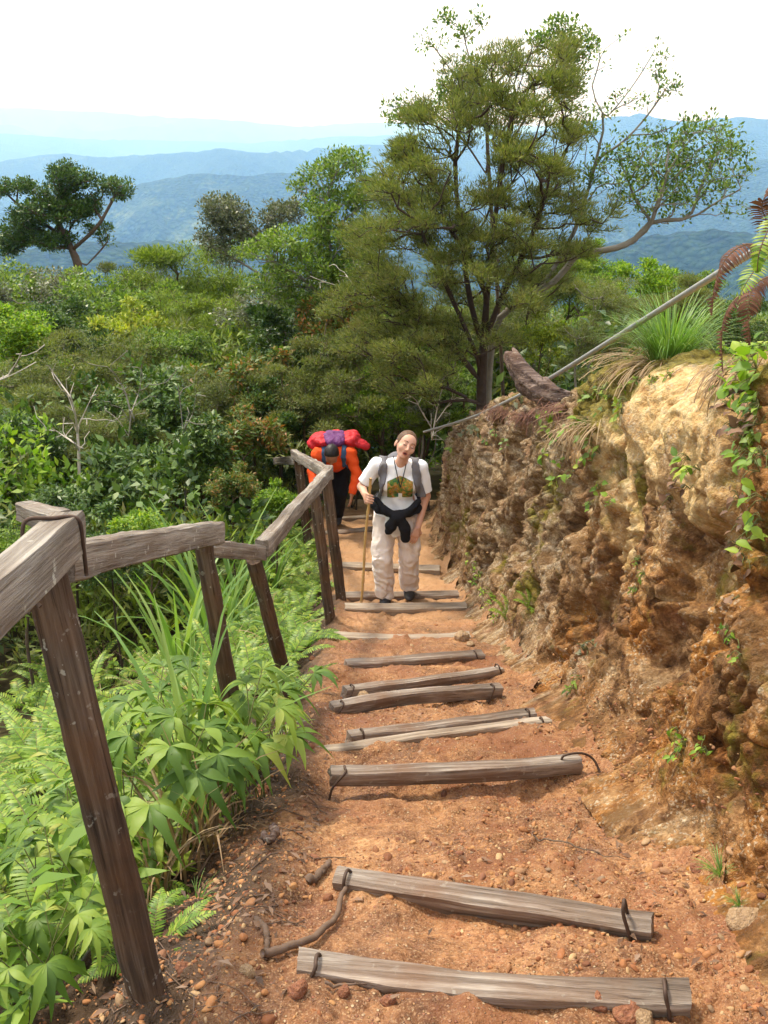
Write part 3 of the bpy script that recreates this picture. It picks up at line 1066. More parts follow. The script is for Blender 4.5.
def t_grass(seed, nb=40, L=0.35, w=0.004, spread=0.04, up=(0.8, 1.5), droop=(0.6, 1.8)):
    rng = np.random.default_rng(seed)
    mb = MB()
    for i in range(nb):
        az = rng.uniform(0, 6.28)
        p0 = np.array([math.cos(az), math.sin(az), 0]) * spread * rng.uniform(0, 1)
        P = arch(p0, az + rng.normal(0, 0.4), L * rng.uniform(0.5, 1.1), rng.uniform(*up), rng.uniform(*droop), 7, rng)
        s = np.linspace(0, 1, 7)
        ribbon(mb, P, w * np.clip(np.minimum(0.5 + 2 * s, 1.25 - 1.15 * s ** 1.6), 0.05, 1))
    return mb


def palm_leaf(mb, base, az, size, tilt, rng, slot=0, lobes=7, yellow=False):
    """fan-shaped drooping fern blade cut into pointed lobes; base is the top of its stalk"""
    ca, sa = math.cos(az), math.sin(az)
    X = np.array([ca * math.cos(tilt), sa * math.cos(tilt), -math.sin(tilt)])
    Yv = np.array([-sa, ca, 0])
    Z = np.cross(X, Yv)
    for half in (-1, 1):
        for j in range(lobes // 2 + 1):
            th = half * (0.12 + j * (2.0 / (lobes // 2 + 1)) + rng.normal(0, 0.03))
            ln = size * (1.0 - 0.12 * abs(j - 1)) * rng.uniform(0.7, 1.1)
            s = np.linspace(0, 1, 8)
            rr = ln * s
            drp = 0.50 * ln * s ** rng.uniform(1.6, 2.6) * rng.uniform(0.3, 1.7)
            bend = th + 0.18 * half * s ** 2
            P = base + rr[:, None] * (np.cos(bend)[:, None] * X + np.sin(bend)[:, None] * Yv) + (-drp)[:, None] * np.array([0, 0, 1.0]) + (0.10 * np.sin(s * 3.1) * ln)[:, None] * Z
            wid = size * rng.uniform(.13, .19) * np.clip(np.minimum(s * 1.9 + 0.02, np.minimum(1.0, 1.25 * (1 - s) ** 0.9)), 0.01, 1) * (1 + .10 * np.sin(s * 19 + th * 9))
            ribbon(mb, P, wid, ref=Z, slot=slot, fold=rng.uniform(0.05, 0.3))


def t_palmate(seed, n=5, H=0.45, size=0.26):
    rng = np.random.default_rng(seed)
    mb = MB()
    a0 = rng.uniform(0, 6.28)
    for i in range(n):
        az = a0 + i * 6.28 / n + rng.normal(0, 0.4)
        P = arch(np.array([rng.normal(0, .02), rng.normal(0, .02), 0]), az, H * rng.uniform(0.75, 1.15), 1.35, 0.6, 7, rng)
        add_tube(mb, P, np.linspace(0.0032, 0.0022, 7), 5, False, 1)
        palm_leaf(mb, P[-1], az, size * rng.uniform(0.75, 1.1), rng.uniform(0.0, 0.45), rng)
    return mb


def t_broad(seed, n=14, H=0.3, leaf=0.08, w=0.6, up=True):
    """leafy sprig: a few stems with alternate pointed leaves"""
    rng = np.random.default_rng(seed)
    mb = MB()
    Pc, T, N, L = [], [], [], []
    for k in range(max(1, n // 5)):
        az = rng.uniform(0, 6.28)
        P = arch(np.zeros(3), az, H * rng.uniform(0.6, 1.1), rng.uniform(0.9, 1.5) if up else rng.uniform(-0.2, 0.6), rng.uniform(0.2, 0.9), 8, rng)
        add_tube(mb, P, np.linspace(0.004, 0.0015, 8) * H / 0.3, 4, False, 1)
        for j in range(1, 8):
            for q in range(2):
                a = rng.uniform(0, 6.28)
                d = nrm(np.array([math.cos(a), math.sin(a), rng.uniform(-0.1, 0.6)]))
                Pc.append(P[j]); T.append(d); N.append([rng.normal(0, .3), rng.normal(0, .3), 1]); L.append(leaf * rng.uniform(0.6, 1.15))
    L = np.array(L)
    leaves_mb(mb, Pc, T, N, L, L * w)
    return mb


# ------------------------------------------------------------------ woody plants
def skeleton(root, tips, step=0.12, alpha=0.35, wander=0.25, up_bias=0.3, rng=None, fixed=None):
    """joins tip points to a growing branch graph; returns nodes, parents, and the node index of each tip"""
    rng = rng or RNG
    nodes = [np.asarray(root, float)]
    par = [-1]
    plen = [0.0]
    dirs = [np.array([0, 0, 1.0])]
    if fixed is not None:
        for line in fixed:
            line = np.asarray(line, float)
            d = np.linalg.norm(np.array(nodes) - line[0], axis=1)
            cur = int(np.argmin(d))
            for p in line[1:]:
                nodes.append(p); par.append(cur)
                sgm = np.linalg.norm(p - nodes[cur])
                plen.append(plen[cur] + sgm * 0.35)
                dirs.append(nrm(p - nodes[cur]))
                cur = len(nodes) - 1
    order = np.argsort(np.linalg.norm(np.asarray(tips) - np.asarray(root), axis=1))
    tip_ix = np.zeros(len(tips), int)
    for t in order:
        p = np.asarray(tips[t], float)
        Nn = np.array(nodes)
        v = p - Nn
        d = np.linalg.norm(v, axis=1)
        cosang = (v * np.array(dirs)).sum(1) / np.maximum(d, 1e-6)
        cost = d * (1.35 - 0.45 * cosang) + alpha * np.array(plen) + np.clip(-v[:, 2], 0, None) * up_bias * 3
        cur = int(np.argmin(cost))
        dist = d[cur]
        k = max(1, int(math.ceil(dist / step)))
        c0 = nodes[cur]
        ctrl = c0 + dirs[cur] * dist * 0.45 + np.array([0, 0, -0.10 * dist * up_bias])
        s = np.linspace(0, 1, k + 1)[1:]
        for i, q in enumerate(s):
            pt = (1 - q) ** 2 * c0 + 2 * q * (1 - q) * ctrl + q * q * p
            if i < k - 1: pt = pt + rng.normal(0, wander * step * 0.4, 3)
            nodes.append(pt); par.append(cur)
            plen.append(plen[cur] + dist / k)
            dirs.append(nrm(pt - nodes[cur]))
            cur = len(nodes) - 1
        tip_ix[t] = cur
    return np.array(nodes), np.array(par), tip_ix


def wood_from(mb, nodes, par, r_tip=0.006, power=0.5, r_max=1.0, sides=6, slot=0, min_r=0.0, base_flare=1.5):
    n = len(nodes)
    cnt = np.zeros(n)
    child = np.zeros(n, int)
    for i in range(n - 1, 0, -1):
        if child[i] == 0: cnt[i] += 1
        cnt[par[i]] += cnt[i]
        child[par[i]] += 1
    cnt[0] = max(cnt[0], 1)
    rad = np.minimum(r_tip * np.maximum(cnt, 1) ** power, r_max)
    mainc = np.full(n, -1)
    best = np.zeros(n)
    for i in range(1, n):
        if rad[i] > best[par[i]]:
            best[par[i]] = rad[i]; mainc[par[i]] = i
    dirs = np.zeros((n, 3)); dirs[0] = [0, 0, 1]
    dirs[1:] = nrm(nodes[1:] - nodes[par[1:]])
    ix = np.arange(1, n)
    p = par[1:]
    main = mainc[p] == ix
    r0 = np.where(main, rad[p], rad[ix] * 1.15)
    d0 = np.where(main[:, None], dirs[p], dirs[ix])
    r1 = rad[ix]
    keep = r1 >= min_r
    ix, p, r0, d0, r1 = ix[keep], p[keep], r0[keep], d0[keep], r1[keep]
    a = np.linspace(0, 2 * math.pi, sides, endpoint=False)

    def ring(c, d, r):
        S, U = frame(nrm(d), (0.31, 0.17, 0.93))
        return c[:, None] + r[:, None, None] * (np.cos(a)[None, :, None] * S[:, None] + np.sin(a)[None, :, None] * U[:, None])
    V = np.concatenate([ring(nodes[p], d0, r0), ring(nodes[ix], dirs[ix], r1)], 1)
    m = len(ix)
    j = np.arange(sides); j2 = (j + 1) % sides
    F = (np.arange(m)[:, None, None] * 2 * sides + np.stack([j, j2, sides + j2, sides + j], -1)[None]).reshape(-1, 4)
    mb.add(V.reshape(-1, 3), F, slot)
    return rad, dirs


def clump_leaves(mb, C, rad, n, L, W, rng, flat=0.6, kind='broad', up=0.5, out=None):
    """n leaves around each centre in C, mostly on the outside of a flattened clump"""
    C = np.asarray(C)
    m = len(C)
    d = nrm(rng.normal(0, 1, (m, n, 3)))
    rr = np.broadcast_to(np.asarray(rad, float), (m,))[:, None, None] * rng.uniform(0.25, 1.0, (m, n, 1)) ** 0.6
    P = C[:, None] + d * rr * np.array([1, 1, flat])
    T = nrm(d + np.array([0, 0, up]) + rng.normal(0, 0.55, d.shape))
    N = nrm(np.array([0, 0, 1.0]) + rng.normal(0, 0.5, d.shape))
    P, T, N = (x.reshape(-1, 3) for x in (P, T, N))
    k = len(P)
    ll = L * rng.uniform(0.6, 1.2, k)
    if kind == 'fold':
        leaves_mb(mb, P, T, N, ll, ll * (W / L))
    else:
        quad_leaves(mb, P, T, N, ll, ll * (W / L))


def ell_points(rng, ells, n):
    """n points inside a set of ellipsoids (centre, radii, weight); denser towards the shell"""
    w = np.array([e[2] for e in ells], float); w /= w.sum()
    out = []
    for k in rng.choice(len(ells), n, p=w):
        c, r, _ = ells[k]
        d = nrm(rng.normal(0, 1, 3)) * rng.uniform(0.15, 1) ** 0.45
        out.append(np.asarray(c) + d * np.asarray(r))
    return np.array(out)


def tree_mesh(seed, root, tips, foliage, step=0.14, r_tip=0.006, power=0.5, wander=0.3, alpha=0.35, up_bias=0.3, fixed=None, min_r=0.0, r_max=1, sides=6):
    """(wood MB, foliage MB). foliage: list of (share of tips, clump radius, leaves per clump, leaf length, leaf width, flatness, kind)"""
    rng = np.random.default_rng(seed)
    nodes, par, tip = skeleton(root, tips, step, alpha, wander, up_bias, rng, fixed)
    wb = MB()
    wood_from(wb, nodes, par, r_tip, power, min_r=min_r, r_max=r_max, sides=sides)
    fb = MB()
    perm = rng.permutation(len(tips))
    a = 0
    for share, cr, nl, L, W, flat, kind in foliage:
        b = min(len(tips), a + int(round(share * len(tips))))
        C = nodes[tip[perm[a:b]]]
        if len(C): clump_leaves(fb, C, cr * rng.uniform(0.7, 1.25, len(C)), nl, L, W, rng, flat, kind)
        a = b
    return wb, fb


# ------------------------------------------------------------------ plant materials
M = {}
M['bright'] = leaf_mat('leaf_bright', [(0.15, (0.065, 0.14, 0.012)), (0.45, (0.14, 0.26, 0.022)), (0.75, (0.26, 0.39, 0.035)), (1, (0.42, 0.46, 0.06))], 0.4)
M['fern'] = leaf_mat('fern_leaf', [(0.1, (0.05, 0.12, 0.012)), (0.4, (0.13, 0.24, 0.026)), (0.75, (0.25, 0.37, 0.042)), (0.93, (0.40, 0.43, 0.08)), (1, (0.34, 0.22, 0.09))], 0.4, 0.45)
M['palm'] = leaf_mat('fan_fern_leaf', [(0.1, (0.050, 0.110, 0.014)), (0.45, (0.115, 0.205, 0.024)), (0.75, (0.22, 0.31, 0.042)), (0.9, (0.36, 0.37, 0.08)), (1, (0.34, 0.20, 0.07))], 0.32, 0.5, 0.3)
M['mid'] = leaf_mat('leaf_mid', [(0.15, (0.050, 0.106, 0.016)), (0.45, (0.123, 0.207, 0.029)), (0.8, (0.235, 0.330, 0.050)), (1, (0.370, 0.414, 0.090))], 0.3)
M['dark'] = leaf_mat('leaf_dark', [(0.15, (0.023, 0.053, 0.011)), (0.5, (0.057, 0.115, 0.021)), (0.85, (0.121, 0.196, 0.037)), (1, (0.207, 0.265, 0.063))], 0.22, 0.42)
M['olive'] = leaf_mat('leaf_olive', [(0.1, (0.055, 0.080, 0.020)), (0.45, (0.120, 0.155, 0.036)), (0.8, (0.200, 0.225, 0.060)), (1, (0.29, 0.25, 0.09))], 0.35, 0.6, patch=(0.17, 0.15, 0.065))
M['mossy'] = leaf_mat('leaf_moss_green', [(0.1, (0.068, 0.119, 0.014)), (0.45, (0.144, 0.211, 0.022)), (0.8, (0.245, 0.321, 0.037)), (1, (0.371, 0.423, 0.059))], 0.3, 0.6)
M['grey'] = leaf_mat('leaf_grey_green', [(0.1, (0.061, 0.077, 0.044)), (0.5, (0.127, 0.149, 0.083)), (0.8, (0.209, 0.226, 0.143)), (1, (0.275, 0.242, 0.165))], 0.2, 0.45)
M['yellow'] = leaf_mat('leaf_yellow_green', [(0.1, (0.10, 0.16, 0.015)), (0.5, (0.25, 0.32, 0.030)), (0.85, (0.42, 0.45, 0.055)), (1, (0.52, 0.42, 0.08))], 0.4)
M['red'] = leaf_mat('leaf_red_flush', [(0.1, (0.06, 0.12, 0.020)), (0.5, (0.12, 0.17, 0.028)), (0.72, (0.26, 0.15, 0.035)), (1, (0.42, 0.14, 0.05))], 0.3)
M['straw'] = leaf_mat('leaf_dry', [(0.1, (0.14, 0.085, 0.045)), (0.5, (0.27, 0.18, 0.10)), (1, (0.45, 0.34, 0.21))], 0.2, 0.8)
M['brownfern'] = leaf_mat('fern_dead', [(0.1, (0.055, 0.022, 0.014)), (0.5, (0.12, 0.050, 0.032)), (1, (0.21, 0.10, 0.065))], 0.15, 0.8)
M['reed'] = leaf_mat('reed_blade', [(0.1, (0.08, 0.17, 0.03)), (0.5, (0.16, 0.29, 0.06)), (1, (0.33, 0.42, 0.13))], 0.35, 0.4)
M['stalk'] = plain('stalk', (0.13, 0.14, 0.045), 0.7)
M['brownstalk'] = plain('stalk_brown', (0.13, 0.075, 0.04), 0.8)
M['bark'] = plain('bark_brown', (0.105, 0.075, 0.055), 0.9, 0.5, 14, 0.8, 0.02)
M['barkdark'] = plain('bark_dark', (0.055, 0.038, 0.030), 0.9, 0.5, 18, 0.8, 0.02)
M['barkpale'] = plain('bark_pale', (0.20, 0.185, 0.155), 0.85, 0.6, 9, 0.7, 0.015)
M['barkwhite'] = plain('bark_bleached', (0.42, 0.38, 0.33), 0.85, 0.25, 12, 0.5, 0.01)


def plant_things(name, label, cat, wood, fol, wm, fm, loc, rz=0.0, s=1.0, group=None, tilt=(0, 0), fname='crown'):
    """an Empty at the foot with trunk and crown meshes; wood/fol are mesh datablocks"""
    e = ob(name, None, None, loc, (tilt[0], tilt[1], rz), s)
    e.empty_display_size = 0.2
    tag(e, label, cat, group)
    if wood is not None: ob('trunk', wood, e)
    if fol is not None: ob(fname, fol, e)
    return e


def ell_px(px, py, D, rpx, rpy, rd, w=None):
    """an ellipsoid surveyed through the camera: centre sight line at distance D, half sizes in pixels"""
    c = at(px, py, D)
    dep = c[1] * CP - c[2] * SP
    rx, rz = rpx / FPX * dep, rpy / FPX * dep
    return (c, np.array([rx, rd, rz]), w if w is not None else rx * rz * rd)


# ---- the big needle-leaved tree standing behind the bank
def hero_conifer():
    rng = np.random.default_rng(5)
    D = 11.0
    root = at(484, 452, D)
    E = []
    pads = [(505, 60, 30, 26), (560, 45, 22, 18), (470, 75, 24, 18), (540, 80, 28, 20), (575, 90, 22, 22), (420, 118, 30, 14), (470, 122, 32, 18), (520, 118, 34, 18), (568, 130, 28, 18),
            (395, 150, 30, 12), (440, 158, 36, 14), (500, 155, 34, 16), (552, 168, 36, 16), (385, 190, 34, 12), (430, 195, 38, 14), (490, 195, 38, 14), (545, 205, 38, 16), (585, 200, 20, 14),
            (372, 225, 28, 11), (420, 232, 38, 13), (475, 235, 36, 13), (530, 240, 36, 14), (575, 238, 24, 12), (388, 262, 34, 12), (440, 268, 36, 12), (500, 270, 30, 12), (550, 268, 30, 11),
            (400, 298, 34, 12), (450, 300, 30, 11), (520, 298, 26, 10), (385, 325, 30, 12), (430, 330, 26, 11), (452, 345, 22, 10), (370, 285, 26, 12), (405, 350, 26, 11), (380, 365, 24, 10), (420, 370, 20, 9), (365, 250, 20, 10), (505, 95, 26, 16), (450, 215, 30, 14), (520, 220, 28, 14), (470, 255, 28, 12), (535, 275, 24, 10), (395, 345, 28, 12), (440, 372, 20, 9), (375, 310, 24, 12), (360, 340, 22, 12), (500, 330, 24, 9), (415, 390, 20, 9), (520, 150, 30, 16), (455, 105, 22, 14), (400, 170, 26, 12), (410, 210, 28, 12), (450, 330, 26, 12), (350, 300, 20, 12)]
    tips = []
    for (x, y, rx, ry) in pads:
        for q in range(5):
            dd = D + rng.normal(0, 0.65)
            xx, yy = x + rng.normal(0, 10), y + rng.normal(0, 8)
            c, r, _ = ell_px(xx, yy, dd, rx * rng.uniform(.5, .8), ry * rng.uniform(.6, 1.1), 0.25)
            n = int(5 + rx * 0.36)
            d = nrm(rng.normal(0, 1, (n, 3))) * (rng.uniform(0, 1, (n, 1)) ** .5)
            t = d * r
            t[:, 2] += -.25 * r[2] * (d[:, 0] ** 2 + d[:, 1] ** 2) + .35 * t[:, 0] * np.sign(xx - 490) * .3
            tips.append(c + t)
    tips = np.concatenate(tips)
    f = []
    def L(pts): return smooth_path([at(x, y, D + dz) for x, y, dz in pts], 10)
    stem = L([(484, 452, 0), (481, 400, 0), (483, 360, 0), (486, 310, 0), (492, 250, 0.05), (500, 180, 0), (512, 110, 0), (530, 55, 0)])
    f.append(stem)
    f.append(L([(483, 370, 0), (466, 330, -.1), (448, 290, -.2), (425, 240, -.3), (405, 190, -.35)]))
    f.append(L([(485, 340, 0), (505, 290, -.15), (530, 240, -.2), (548, 190, -.2)]))
    f.append(L([(484, 350, 0), (470, 300, .1), (462, 240, .2), (455, 170, .2), (462, 110, .25)]))
    f.append(L([(488, 300, 0), (470, 260, -.3), (440, 215, -.4)]))
    f.append(L([(483, 385, 0), (455, 350, -.1), (420, 318, -.2)]))
    wb, fb = tree_mesh(3, root, tips, [], step=0.16, r_tip=0.0040, power=0.365, wander=0.4, alpha=0.22, up_bias=0.2, fixed=f, sides=7)
    # needle sprays: short twigs fanning up and outwards from every tip
    n = 40
    C = np.repeat(tips, n, 0)
    d = rng.normal(0, 1, C.shape) * np.array([1, 1, 0.42]); d = nrm(d)
    ctr = at(485, 230, D)
    outw = nrm((C - ctr) * np.array([1, 1, 0.3]))
    P = C + d * rng.uniform(0.01, 0.10, (len(C), 1))
    T = nrm(d * 0.8 + outw * 0.6 + np.array([0, 0, 0.75]) + rng.normal(0, 0.3, d.shape))
    quad_leaves(fb, P, T, rng.normal(0, 1, P.shape) + [0, 0, 1], rng.uniform(0.035, 0.07, len(P)), rng.uniform(0.006, 0.012, len(P)), 0)
    bx = wb.arrays()[0]
    base = root
    e = ob('conifer_tree', None, None, base)
    tag(e, 'tall fine-leaved olive tree with layered crown standing behind the rock bank', 'tree')
    for nm, mb, mt in (('trunk', wb, M['barkdark']), ('crown', fb, M['olive'])):
        me = mb.mesh(nm, mt)
        me.transform(Matrix.Translation([-float(c) for c in base]))
        ob(nm, me, e)


# ---- pale branched tree leaning out to the right of it, and its sparse top shoots
def hero_leaning():
    rng = np.random.default_rng(8)
    D = 11.35
    root = at(488, 446, D)
    def L(pts, n=12): return smooth_path([at(x, y, D + dz) for x, y, dz in pts], n)
    f = [L([(488, 446, 0), (489, 380, 0), (496, 325, 0), (520, 302, -.1), (556, 280, -.1), (578, 255, -.1), (612, 249, -.2), (634, 240, -.2), (652, 222, -.2), (690, 218, -.2), (720, 200, -.1), (740, 190, 0)], 26),
         L([(634, 240, -.2), (650, 225, -.25), (660, 195, -.3), (672, 165, -.3), (690, 140, -.3)]),
         L([(690, 218, -.2), (700, 190, -.1), (712, 160, 0), (718, 135, 0)]),
         L([(652, 222, -.2), (636, 200, 0), (628, 180, .1), (618, 155, .1)]),
         L([(540, 292, .1), (575, 230, .2), (588, 190, .3), (596, 160, .3), (604, 120, .3), (592, 90, .35), (600, 60, .3), (596, 42, .3)], 16),
         L([(604, 120, .3), (622, 100, .3), (640, 75, .3), (655, 50, .3)]),
         L([(596, 160, .3), (625, 140, .2), (650, 112, .2), (668, 85, .1)])]
    E = [ell_px(655, 158, D, 44, 26, .6), ell_px(700, 145, D, 42, 28, .6), ell_px(730, 168, D, 26, 26, .4), ell_px(640, 188, D - .2, 34, 24, .5), ell_px(688, 186, D - .2, 40, 24, .5), ell_px(612, 165, D, 24, 28, .4), ell_px(738, 208, D, 18, 12, .3), ell_px(660, 215, D, 30, 10, .3)]
    tips = ell_points(rng, E, 420)
    sh = [ell_px(597, 58, D + .3, 12, 16, .15), ell_px(617, 40, D + .3, 8, 8, .12), ell_px(655, 62, D + .3, 16, 16, .15), ell_px(664, 92, D + .2, 14, 13, .15), ell_px(640, 105, D + .2, 14, 10, .15), ell_px(612, 105, D + .3, 14, 16, .15), ell_px(585, 120, D + .3, 14, 20, .2), ell_px(650, 130, D + .1, 20, 8, .15), ell_px(590, 165, D + .3, 16, 20, .2), ell_px(580, 215, D + .3, 16, 16, .2)]
    tips2 = ell_points(rng, sh, 95)
    wb, fb = tree_mesh(4, root, np.concatenate([tips, tips2]), [(1.0, 0.080, 13, 0.050, 0.026, 0.9, 'quad')], step=0.14, r_tip=0.0036, power=0.44, wander=0.45, alpha=0.25, fixed=f, sides=7)
    e = ob('leaning_tree', None, None, root)
    tag(e, 'pale crooked tree reaching out over the valley with a rounded green crown', 'tree')
    for nm, mb, mt in (('trunk', wb, M['barkpale']), ('crown', fb, M['mid'])):
        me = mb.mesh(nm, mt)
        me.transform(Matrix.Translation([-float(c) for c in root]))
        ob(nm, me, e)


def px_tree(name, label, cat, D, root, lines, ells, ntips, fol, wm, fm, seed, r_tip=0.006, power=0.5, step=0.16, alpha=0.3, wander=0.4, group=None):
    rng = np.random.default_rng(seed)
    rt = at(root[0], root[1], D)
    f = [smooth_path([at(x, y, D + dz) for x, y, dz in pts], 12) for pts in lines]
    E = [ell_px(x, y, D + dz, rx, ry, rd) for x, y, dz, rx, ry, rd in ells]
    tips = ell_points(rng, E, ntips)
    wb, fb = tree_mesh(seed, rt, tips, fol, step=step, r_tip=r_tip, power=power, wander=wander, alpha=alpha, fixed=f)
    e = ob(name, None, None, rt)
    tag(e, label, cat, group)
    for nm, mb, mt in (('trunk', wb, wm), ('crown', fb, fm)):
        if not mb.v: continue
        me = mb.mesh(nm, mt)
        me.transform(Matrix.Translation([-float(c) for c in rt]))
        ob(nm, me, e)


def hero_others():
    # dark tree against the valley on the far left
    px_tree('broadleaf_tree', 'dark spreading tree with bare lower limbs standing against the blue valley', 'tree', 26,
            (82, 330), [[(82, 330, 0), (80, 275, 0), (70, 245, 0), (58, 220, 0), (62, 195, 0), (72, 172, 0)], [(80, 262, 0), (60, 235, .3), (30, 215, .4), (8, 195, .4)], [(72, 250, 0), (96, 228, -.3), (110, 205, -.3), (120, 186, -.3)], [(84, 268, 0), (105, 245, .2), (108, 236, .2)]],
            [(70, 178, 0, 22, 15, .6), (52, 195, .2, 20, 10, .6), (95, 185, 0, 16, 8, .5), (118, 188, -.2, 14, 9, .5), (25, 187, .3, 14, 7, .5), (4, 188, .3, 12, 8, .5), (40, 212, 0, 30, 12, .8), (72, 212, 0, 24, 12, .7), (20, 232, 0, 24, 11, .8), (50, 240, 0, 22, 9, .7), (98, 232, .2, 16, 6, .5), (82, 205, 0, 20, 10, .5), (5, 248, 0, 18, 8, .6), (104, 240, .3, 8, 5, .3)],
            460, [(1, .20, 60, .085, .042, .6, 'quad')], M['bark'], M['dark'], 21, r_tip=0.011, power=0.44, step=.35)
    # grey-leaved tree by the gap
    px_tree('grey_tree', 'sparse grey-leaved tree on the edge of the valley gap', 'tree', 19,
            (300, 340), [[(300, 340, 0), (285, 290, 0), (262, 245, 0), (240, 225, 0), (228, 212, 0)], [(285, 290, 0), (240, 262, .2), (215, 250, .2)]],
            [(222, 212, 0, 22, 16, .6), (215, 240, 0, 16, 16, .5), (238, 225, 0, 18, 20, .5), (280, 215, .3, 22, 12, .5), (265, 240, .3, 18, 12, .5), (300, 205, .4, 14, 10, .4), (225, 262, 0, 14, 6, .3)],
            380, [(1, .14, 30, .062, .036, .8, 'quad')], M['barkpale'], M['grey'], 22, r_tip=0.006, power=.42, step=.3)
    # light green broadleaf left of the conifer
    px_tree('green_tree', 'light green broadleaf tree with bare grey twigs, next to the layered conifer', 'tree', 15,
            (345, 430), [[(345, 430, 0), (342, 360, 0), (335, 300, 0), (330, 250, 0), (325, 200, 0)], [(338, 320, 0), (310, 285, -.2), (275, 262, -.3)], [(332, 270, 0), (360, 230, .3), (370, 180, .3)]],
            [(322, 175, .2, 24, 16, .6), (345, 160, .2, 24, 12, .6), (300, 185, .3, 12, 9, .5), (365, 195, .2, 22, 20, .6), (330, 205, 0, 30, 16, .7), (300, 240, 0, 40, 13, .8), (265, 250, -.1, 22, 12, .6), (340, 235, 0, 34, 14, .8), (310, 265, -.2, 44, 14, .8), (350, 270, -.2, 36, 16, .8), (270, 280, 0, 26, 14, .6), (315, 295, 0, 40, 14, .7), (360, 300, 0, 30, 16, .7)],
            900, [(.85, .13, 34, .060, .030, .6, 'quad')], M['barkpale'], M['mid'], 23, r_tip=0.0045, power=.40, step=.25)
    # thin shoots above the conifer
    px_tree('slender_tree', 'slender tree whose thin shoots poke out above the top of the conifer', 'tree', 12.6,
            (505, 440), [[(505, 440, 0), (500, 330, 0), (492, 220, 0), (487, 140, 0), (486, 95, 0), (470, 60, 0), (462, 28, 0)], [(486, 110, 0), (462, 85, .1), (440, 55, .1), (430, 42, .1)], [(486, 95, 0), (520, 60, 0), (560, 40, 0), (566, 20, 0)], [(490, 180, 0), (455, 130, .1), (415, 105, .1)]],
            [(478, 22, 0, 10, 10, .15), (462, 36, 0, 10, 8, .15), (430, 42, .1, 14, 7, .15), (445, 20, .1, 10, 6, .15), (470, 70, 0, 16, 14, .2), (455, 92, 0, 22, 12, .25), (480, 90, 0, 14, 18, .2), (395, 105, .1, 10, 8, .15), (415, 95, .1, 10, 7, .15), (562, 28, 0, 18, 12, .25), (540, 40, 0, 16, 10, .2), (585, 45, 0, 12, 14, .2), (430, 110, 0, 24, 8, .2), (400, 118, 0, 18, 7, .2), (575, 75, 0, 14, 20, .2)],
            260, [(1, .09, 18, .055, .028, .8, 'quad')], M['bark'], M['mid'], 24, r_tip=0.0032, power=.40, step=.2)


hero_conifer()
hero_leaning()
hero_others()

# ------------------------------------------------------------------ the thicket below the trail
def bush_template(seed, fm, kind):
    """crown of radius about 1 round the origin on stems that reach far down; returns (trunk mesh, crown mesh, light arrays)"""
    rng = np.random.default_rng(seed)
    sub = []
    for i in range(19):
        d = nrm(rng.normal(0, 1, 3) * np.array([1, 1, 0.8]) + np.array([0, 0, 0.1]))
        c = d * (rng.uniform(0.2, 0.72) if i < 10 else rng.uniform(.75, 1.08))
        rr = rng.uniform(0.28, 0.46) if i < 10 else rng.uniform(.12, .24)
        sub.append((c * np.array([1, 1, 0.85]), np.array([rr, rr, rr * (0.55 if kind in ('layer', 'fine') else 0.8)]), 1))
    nt = {'broad': 330, 'fine': 420, 'layer': 400, 'big': 190, 'sparse': 260}[kind]
    tips = ell_points(rng, sub, nt)
    root = np.array([rng.normal(0, .1), rng.normal(0, .1), -4.2])
    fixed = [smooth_path([root, root * [1, 1, .6] + [.15, 0, 0], (0.05, 0, -1.4), (0, 0, -0.6)], 10), smooth_path([root * [1, 1, .5], (-.3, .2, -1.2), (-.35, .2, -.4)], 8)]
    fol = {'broad': [(1, .12, 34, .075, .038, .7, 'quad')], 'fine': [(1, .14, 64, .062, .013, .55, 'quad')], 'layer': [(1, .15, 62, .064, .014, .42, 'quad')],
           'big': [(1, .14, 20, .15, .062, .8, 'fold')], 'sparse': [(1, .09, 14, .07, .035, .8, 'quad')]}[kind]
    wb, fb = tree_mesh(seed, root, tips, fol, step=0.16, r_tip=0.0035, power=0.5, wander=0.5, alpha=0.2, fixed=fixed, sides=5, r_max=0.06)
    lite = MB()
    V, Fs, Ms, C = fb.arrays()
    return wb, fb


KINDS = {
    'mid': ('mid', 'broad', 'bark'), 'mid2': ('mid', 'big', 'bark'), 'dark': ('dark', 'broad', 'barkdark'), 'darkbig': ('dark', 'big', 'barkdark'),
    'olive': ('olive', 'fine', 'barkpale'), 'olive2': ('olive', 'layer', 'bark'), 'mossy': ('mossy', 'layer', 'bark'), 'grey': ('grey', 'sparse', 'barkpale'),
    'bright': ('bright', 'broad', 'bark'), 'yellow': ('yellow', 'big', 'bark'), 'red': ('red', 'big', 'bark'), 'brightbig': ('bright', 'big', 'bark')}
TPL = {}
for i_, (k_, (mt_, kd_, bk_)) in enumerate(KINDS.items()):
    wb_, fb_ = bush_template(100 + i_, mt_, kd_)
    TPL[k_] = (wb_.mesh('trunk_' + k_, M[bk_]), fb_.mesh('crown_' + k_, M[mt_]), wb_.arrays(), fb_.arrays(), M[mt_])

